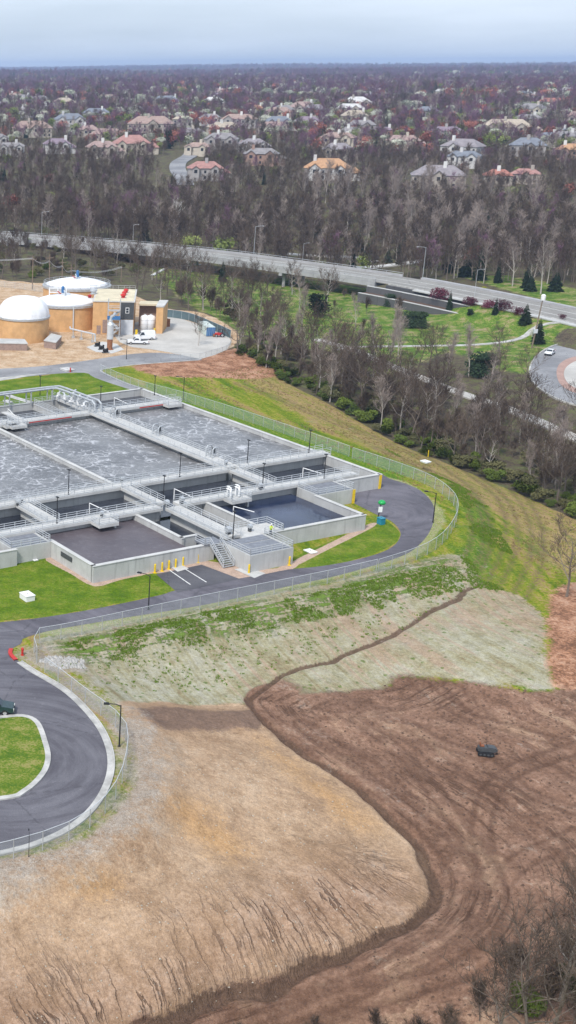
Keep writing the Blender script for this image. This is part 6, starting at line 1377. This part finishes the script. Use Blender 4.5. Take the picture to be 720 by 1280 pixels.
pin(668,428,'blossom',20,'pale flowering shrub tree at the roundabout lawn','evergreens in the park') 
pin(222,296,'white',46,'tall white barked sycamore standing out on the wooded hillside','evergreens in the park')
for o in COL.objects: pass
for px,py,hp,k,t in [(248,432,40,'bare1','spreading bare tree at the corner of the yard'),(190,350,38,'pale2','bare tree with forked pale limbs over the park'),(236,388,52,'bare2','dark bare tree on the bank above the container'),(407,322,40,'pale1','bare tree with open crown on the far side of the bridge'),(545,350,36,'pale2','slender pale tree beside the bridge end lamp'),(625,455,50,'bare3','leafless tree in front of the park path'),(56,305,24,'bud','yellowish budding tree at the left end of the bridge')]:
    pin(px,py,k,hp,t,None)
# front row of pale trees beyond the highway
def f_row(x,y,rr): plant(rr.choice(['pale0','pale1','pale2','pale0','bare1']),x,y,rr.uniform(.85,1.25),'pale upright bare tree in the row just beyond the highway','pale trees beyond the highway')
scatter([(400,318),(480,325),(560,343),(640,360),(760,385),(760,335),(640,305),(540,290),(440,285),(400,290)],50,7,f_row,11)
scatter([(380,250),(500,250),(740,270),(740,300),(600,290),(480,280),(380,275)],26,12,lambda x,y,rr:plant('pale%d'%rr.randint(0,2),x,y,rr.uniform(1.0,1.3),'tall pale crowned tree rising above the grey woods','tall pale trees in the hillside woods'),12)
scatter([(440,322),(560,345),(700,372),(700,360),(560,332),(440,312)],16,7,lambda x,y,rr:plant('conifer%d'%rr.randint(0,1),x,y,rr.uniform(.8,1.4),'dark evergreen under the pale trees beyond the highway','evergreens beyond the highway'),13)
scatter([(-30,292),(80,295),(200,303),(340,318),(340,300),(200,288),(80,280),(-30,278)],16,8,lambda x,y,rr:plant(rr.choice(['bare0','bare1','bare2','bare3','pale0']),x,y,rr.uniform(.8,1.15),'grey bare tree at the foot of the wooded hillside behind the bridge','bare trees behind the bridge'),14)
# hillside garden trees with colour
for i,(px,py,k,s,t) in enumerate([(275,145,'blossom',1.3,'pale green white blossom tree above the curving street'),(298,212,'bud',.9,'budding tree left of the grey roofed house'),(267,175,'bud',.8,'bright yellow green tree beside the white gabled grey house'),(243,190,'redbud',1.1,'dark crimson bush at the bend of the curving street'),(420,150,'redbud',1.2,'bright red bush left of the pale long roof'),(505,147,'blossom',2.0,'large cream blossom tree on the right hill'),(548,154,'blossom',1.3,'pale blossom tree behind the two chimneyed house'),(565,152,'blossom',1.1,'slim pale blossom tree right of its twin'),(75,122,'blossom',1.6,'white blossom tree in the upper left distance'),(22,130,'blossom',1.5,'pale blossom tree at the far upper left'),(98,146,'blossom',1.3,'white blossom tree left of the bluish white house'),(150,150,'blossom',1.5,'creamy blossom tree above the broad brown roof'),(166,150,'blossom',1.5,'second creamy blossom tree above the broad brown roof'),(173,136,'blossom',2.0,'large hazy white blossom tree left of the distant rose cluster'),(330,160,'blossom',1.4,'cream blossom tree between the brown and slate roofs'),(5,160,'blossom',1.2,'white blossom tree at the left picture edge'),(112,158,'redbud',1.3,'magenta redbud between slate and bluish houses'),(470,190,'conifer0',1.0,'small dark evergreen left of the cream house with rose roof'),(485,193,'shrub0',2.0,'bright green shrub in front of the cream rose roofed house'),(208,186,'conifer0',1.7,'tall dark evergreen left of the curving street'),(212,183,'conifer0',1.5,'second dark evergreen left of the curving street'),(217,178,'conifer0',1.3,'dark evergreen at the top of the curving street'),(708,184,'conifer0',1.2,'dark evergreen at the right edge between two roofs'),(68,146,'conifer1',1.5,'dark evergreen on the upper left hill'),(10,128,'conifer0',1.5,'dark evergreen at the upper left edge'),(640,120,'blossom',1.5,'pale blossom tree high at the right'),(445,182,'bud',1.2,'olive green tree right of the portico'),(362,125,'blossom',1.6,'white blossom tree far up right of the centre'),(110,118,'blossom',1.4,'white blossom tree beside the tiny purple roof'),(560,135,'bud',1.3,'green budding tree high on the right hill'),(320,243,'redbud',.8,'rosy budding tree in the lower grey woods')]):
    p=G1(px,py); plant(k,p[0],p[1],s,t,None)
# near trees: right edge and bottom right corner
def near(px,py,k,h,t):
    p=G1(px,py); bh=13 if k[:4]=='bare' else 17 if k[:4]=='pale' else 6; return plant(k,p[0],p[1],h/bh,t,None)
near(708,746,'bare2',12,'bare spreading tree reaching in from the right edge over the grass slope')
near(752,650,'bare0',14,'bare tree at the right edge above the grass slope'); near(735,600,'bare3',15,'tall bare tree at the right edge beside the creek'); near(730,545,'bare2',13,'bare tree at the right edge below the roundabout')
for i,(px,py,h) in enumerate([(655,1262,11),(700,1250,12),(735,1215,12),(690,1300,12),(620,1310,10),(745,1290,12),(660,1330,12),(720,1180,9)]):
    p=G1(px,py); plant('bare%d'%(i%4),p[0],p[1],h/13,'bare twiggy tree of the clump in the bottom right corner','bare trees in the bottom right corner')
for i,(px,py,h) in enumerate([(560,1300,3.5),(470,1300,3.),(390,1305,3),(600,1275,4),(520,1320,4),(640,1225,4),(705,1215,4),(300,1310,2.5),(680,1270,5),(715,1285,5)]):
    p=G1(px,py); plant('scrub%d'%(i%2),p[0],p[1],h/6,'low bare thicket along the bottom edge of the dirt','bare thicket along the bottom edge')
for i,(px,py,h) in enumerate([(655,1268,2.6),(712,1240,2.2)]): p=G1(px,py); plant('shrub0',p[0],p[1],h/3.2,'dark green shrub low among the bare trees at bottom right','green shrubs at bottom right')
print('COUNTS',COUNT)
# ------------------------------------------------------------ the wood that reads as a mass
def wtree(seed,kind):
    if kind=='c': T,C=conifer(seed,12,5.0)
    elif kind in 'bl': 
        T,C=skel(seed,10,.6,nl=7,nb=3,tw=2,blade=.14,trunk_r=.2,twl=1.5); Lf=crownleaf(seed,10,9,420,.42,10,.25); C.add(Lf.v,Lf.f)
    elif kind=='u': T,C=skel(seed,15,.95,nl=10,nb=4,tw=4,blade=.12,trunk_r=.17,spread=.62,twl=1.5)
    else: T,C=skel(seed,13,.6,nl=10,nb=5,tw=5,blade=.12,trunk_r=.20,twl=1.5)
    o=len(C.v); m=len(C.f); C.add(T.v,T.f,1)
    return C
kinds=[('n1',101,'a','twig','bark'),('n2',102,'a','twig','bark'),('n3',103,'u','paletwig','palebark'),('n4',104,'a','twigpurple','bark'),('n5',105,'a','twigpurple','bark'),('n6',106,'l','rosebud','bark'),('n7',107,'b','blossom','bark'),('n8',108,'b','bud','bark'),('n9',109,'c','needle','bark'),('m1',110,'u','twig','bark')]
wobs=[]
for nm_,sd_,k,c_,t_ in kinds:
    o=wtree(sd_,k).build('woodland_tree',[M[c_],M[t_]]); COL.objects.unlink(o); wobs.append(o)
def woodland(name,bands,label):
    """instanced wood: points on the terrain, one tree kind each"""
    co=[];vi=[];sc=[];rz=[]; rs=np.random.RandomState(5)
    for d0,d1,sp,smin,smax,probs in bands:
        a0,a1=.02,.56
        # wood starts beyond the highway: polar band with jitter
        n=int((a1-a0)*(d1*d1-d0*d0)/2/(sp*sp)); d=np.sqrt(rs.uniform(d0*d0,d1*d1,n)); a=rs.uniform(a0,a1,n); x=d*np.sin(a);y=d*np.cos(a)
        keep=np.ones(n,bool)
        # not on the highway
        if d0<900:
            s_,dh=polyline_coords(x,y,HL); keep&=(dh>15)
            s_,dp_=polyline_coords(x,y,PATHL); keep&=(np.abs(dp_)>5)
            s_,dp_=polyline_coords(x,y,STREET); keep&=~((np.abs(dp_)<14))
        if d0<3000:
            for hx,hy,hw_,hd in HSa:
                f=math.atan2(hx,hy); dx=(x-hx)*math.cos(f)-(y-hy)*math.sin(f); dy=(x-hx)*math.sin(f)+(y-hy)*math.cos(f)
                keep&=~((np.abs(dx)<hw_*.58+2)&(dy>-7)&(dy<hd+5))
                fr_=(np.abs(dx)<hw_*.5)&(dy<=-7)&(dy>-24); keep&=~(fr_&(rs.rand(n)<.35))
        if d0>=700:
            g=vnoise(x,y,260,3,9); keep&=(g>.36)|(rs.rand(n)<.35)
        x=x[keep];y=y[keep];n=len(x)
        co.append(np.stack([x,y,Z(x,y) if d0>=520 else zgrid(x,y)],1)); cl=vnoise(x,y,45,2,31); pr=np.array(probs,float); pr/=pr.sum(); cum=np.cumsum(pr)
        u=np.clip(.65*rs.rand(n)+.35*np.clip((cl-.25)*2,0,.999),0,.9999); u=rs.rand(n)
        vi.append(np.searchsorted(cum,u)); sc.append(rs.uniform(smin,smax,n)); rz.append(rs.uniform(0,6.28,n))
    co=np.concatenate(co);vi=np.clip(np.concatenate(vi),0,len(wobs)-1);sc=np.concatenate(sc);rz=np.concatenate(rz); n=len(co); print('woodland',name,n)
    me=bpy.data.meshes.new(name); me.vertices.add(n); me.vertices.foreach_set('co',co.astype('f4').ravel())
    a=me.attributes.new('kind_index','INT','POINT'); a.data.foreach_set('value',vi.astype('i4'))
    a=me.attributes.new('size','FLOAT','POINT'); a.data.foreach_set('value',sc.astype('f4'))
    a=me.attributes.new('turn','FLOAT_VECTOR','POINT'); a.data.foreach_set('vector',np.stack([rz*0,rz*0,rz],1).astype('f4').ravel())
    o=bpy.data.objects.new(name,me); COL.objects.link(o); o['kind']='stuff'; o['label']=label; o['category']='woods'
    ng=bpy.data.node_groups.new(name,'GeometryNodeTree'); ng.interface.new_socket('Geometry',in_out='INPUT',socket_type='NodeSocketGeometry'); ng.interface.new_socket('Geometry',in_out='OUTPUT',socket_type='NodeSocketGeometry')
    N=ng.nodes.new; gi=N('NodeGroupInput'); go=N('NodeGroupOutput'); jn=N('GeometryNodeJoinGeometry'); L=ng.links.new
    def named(t,nn): q=N('GeometryNodeInputNamedAttribute'); q.data_type=t; q.inputs['Name'].default_value=nn; return next(s for s in q.outputs if s.enabled and s.name=='Attribute')
    ki=named('INT','kind_index'); sz=named('FLOAT','size'); tn=named('FLOAT_VECTOR','turn')
    e2r=N('FunctionNodeEulerToRotation'); L(tn,e2r.inputs[0])
    for k,wo_ in enumerate(wobs):
        cmp=N('FunctionNodeCompare'); cmp.data_type='INT'; cmp.operation='EQUAL'
        ins=[s for s in cmp.inputs if s.enabled]; L(ki,ins[0]); ins[1].default_value=k
        oi=N('GeometryNodeObjectInfo'); oi.inputs['Object'].default_value=wo_; oi.inputs['As Instance'].default_value=True
        ip=N('GeometryNodeInstanceOnPoints'); L(gi.outputs[0],ip.inputs['Points']); L(cmp.outputs[0],ip.inputs['Selection']); L(oi.outputs['Geometry'],ip.inputs['Instance']); L(e2r.outputs[0],ip.inputs['Rotation']); L(sz,ip.inputs['Scale']); L(ip.outputs[0],jn.inputs[0])
    L(jn.outputs[0],go.inputs[0]); md=o.modifiers.new('trees','NODES'); md.node_group=ng; return o
PATHL=resample(smooth(G([(360,318),(400,321),(440,322),(470,328),(430,337),(470,334),(500,331),(540,325),(575,320),(610,318),(650,316),(700,316)])[:,:2],4),5); STREET=resample(smooth(G([(232,232),(228,222),(222,212),(224,203),(236,196),(240,190)])[:,:2],4),6)
woodland('woodland',[(500,630,5.6,.75,1.15,(3,3,1.0,.3,.2,.05,0,.12,.12,3.5)),(630,860,5.0,.45,.75,(3,3,1.0,.3,.2,.05,0,.12,.12,3.5)),
 (860,1500,7.8,.6,1.05,(1.5,1.5,.8,2.0,1.8,1.3,1.1,1.0,.6,.7)),
 (1500,3600,16.,.9,1.5,(1.,1.,.6,2.6,2.6,1.5,1.1,.8,.4,.5))],'grey leafless woods covering the hillside behind the bridge and between the houses')
woodland('far_woodland',[(3600,7000,26.,1.6,2.4,(1,1,.5,3,3,.9,.5,.6,.5,.2)),(7000,13000,48.,2.0,3.2,(1,1,.2,3,3,.3,.05,.5,.6,.2))],'far wooded ridges fading blue towards the horizon')
# ------------------------------------------------------------ loose stones and clods, sown grass tufts
def litter(name,label,pxpoly,n,smin,smax,mat,seed,flat=.6):
    W_=G(pxpoly)[:,:2]; rs=np.random.RandomState(seed); x0,y0=W_.min(0);x1,y1=W_.max(0)
    x=rs.uniform(x0,x1,n*3);y=rs.uniform(y0,y1,n*3); s=sdf(x,y,W_); k=np.nonzero(s<0)[0][:n]; x=x[k];y=y[k];z=zgrid(x,y); mb=MB()
    for i in range(len(x)):
        r=smin+(smax-smin)*rs.rand()**3; a=rs.rand()*6.28; q=rs.uniform(.7,1.2,6); ca,sa=math.cos(a),math.sin(a)
        P=[(1,0,0),(0,1,0),(-1,0,0),(0,-1,0)]; vs=[(x[i]+(p[0]*ca-p[1]*sa)*r*q[j],y[i]+(p[0]*sa+p[1]*ca)*r*q[j],z[i]-r*.1) for j,p in enumerate(P)]+[(x[i]+r*.15,y[i],z[i]+r*flat*q[4])]
        mb.add(vs,[(0,1,4),(1,2,4),(2,3,4),(3,0,4)])
    o=mb.build(name,mat); o['kind']='stuff'; o['label']=label; return o
litter('loose_stones','pale loose stones scattered over the tan soil',[(20,1090),(150,1020),(200,960),(330,930),(500,1060),(470,1160),(300,1235),(120,1290),(-40,1290),(-40,1110)],1700,.03,.15,paint('pale_stone',(.38,.33,.27),.9,.3,2),3)
litter('soil_clods','dark clods of damp soil on the brown field',[(330,885),(500,850),(720,870),(760,1200),(620,1290),(420,1215),(540,1140),(545,1060),(440,960)],3600,.05,.26,paint('clod',(.12,.072,.05),.95,.35,2),4)
litter('gravel_stones','grey crushed stones along the loop road fence',[(60,838),(120,884),(158,930),(158,980),(125,1025),(50,1062),(0,1078),(0,1110),(110,1075),(200,1010),(205,940),(150,888)],2600,.03,.13,paint('crushed_stone',(.33,.30,.27),.9,.3,2),5)
litter('riprap','pale riprap stones in the drain at the road corner',[(48,826),(62,822),(106,827),(104,838),(75,837)],420,.12,.4,paint('riprap_stone',(.40,.39,.375),.9,.25,2),6,.9)
def tufts(name,label,pxpoly,n,h,mat,seed,clump=9.,thr=.5):
    W_=G(pxpoly)[:,:2]; rs=np.random.RandomState(seed); x0,y0=W_.min(0);x1,y1=W_.max(0)
    x=rs.uniform(x0,x1,n*4);y=rs.uniform(y0,y1,n*4); g=vnoise(x,y,clump,3,seed); k=np.nonzero((sdf(x,y,W_)<0)&(g>thr))[0][:n]; x=x[k];y=y[k];z=zgrid(x,y); mb=MB()
    for i in range(len(x)):
        R0_=rs.uniform(.12,.38)
        for j in range(9):
            a=rs.rand()*6.28; q=rs.rand()*R0_; px_=x[i]+q*math.cos(a); py_=y[i]+q*math.sin(a); w=rs.uniform(.04,.09); b=rs.rand()*6.28; hh=h*rs.uniform(.5,1.2)
            mb.add([(px_-w*math.cos(b),py_-w*math.sin(b),z[i]-.03),(px_+w*math.cos(b),py_+w*math.sin(b),z[i]-.03),(px_+rs.uniform(-.12,.12),py_+rs.uniform(-.12,.12),z[i]+hh)],[(0,1,2)])
    o=mb.build(name,mat); o['kind']='stuff'; o['label']=label; return o
gm1=barkmat('tuft_grass',(.08,.15,.012),(.17,.25,.03),.9)
tufts('grass_tufts','young green grass tufts dotted over the seeded bank',[(70,806),(250,766),(400,740),(560,705),(600,735),(560,742),(440,768),(300,794),(140,826)],6500,.2,gm1,12,3.2,.46)
tufts('grass_tufts','scattered single grass tufts lower down the seeded bank',[(60,830),(140,826),(300,794),(440,768),(570,742),(500,790),(400,820),(300,855),(150,865)],700,.2,gm1,15,2.,.5)
tufts('grass_tufts','green grass tufts on the slope outside the curved fence',[(480,560),(600,620),(640,690),(640,740),(590,735),(575,700),(590,650),(560,610)],3200,.25,gm1,13,6.,.48)
tufts('dry_grass','straw coloured dry grass tufts on the slope below the trees',[(200,478),(330,455),(500,560),(720,660),(720,730),(620,680),(480,590),(300,510)],1600,.28,barkmat('dry_tuft',(.20,.15,.06),(.34,.27,.13),.9),14,8.,.45)
# ------------------------------------------------------------ haze: one closed box of even thin air
mb=MB(); mb.box(-16000,-400,-30,16000,14200,128)
hm=bpy.data.materials.new('haze_air'); hm.use_nodes=True; t=hm.node_tree; t.nodes.clear(); o_=t.nodes.new('ShaderNodeOutputMaterial'); pv=t.nodes.new('ShaderNodeVolumePrincipled'); pv.inputs['Color'].default_value=(.52,.68,1.0,1); pv.inputs['Density'].default_value=HAZE; pv.inputs['Anisotropy'].default_value=0.0
t.links.new(pv.outputs[0],o_.inputs['Volume'])
hz_=mb.build('haze',hm); hz_['kind']='stuff'; hz_['label']='thin bluish haze filling the air over the valley'
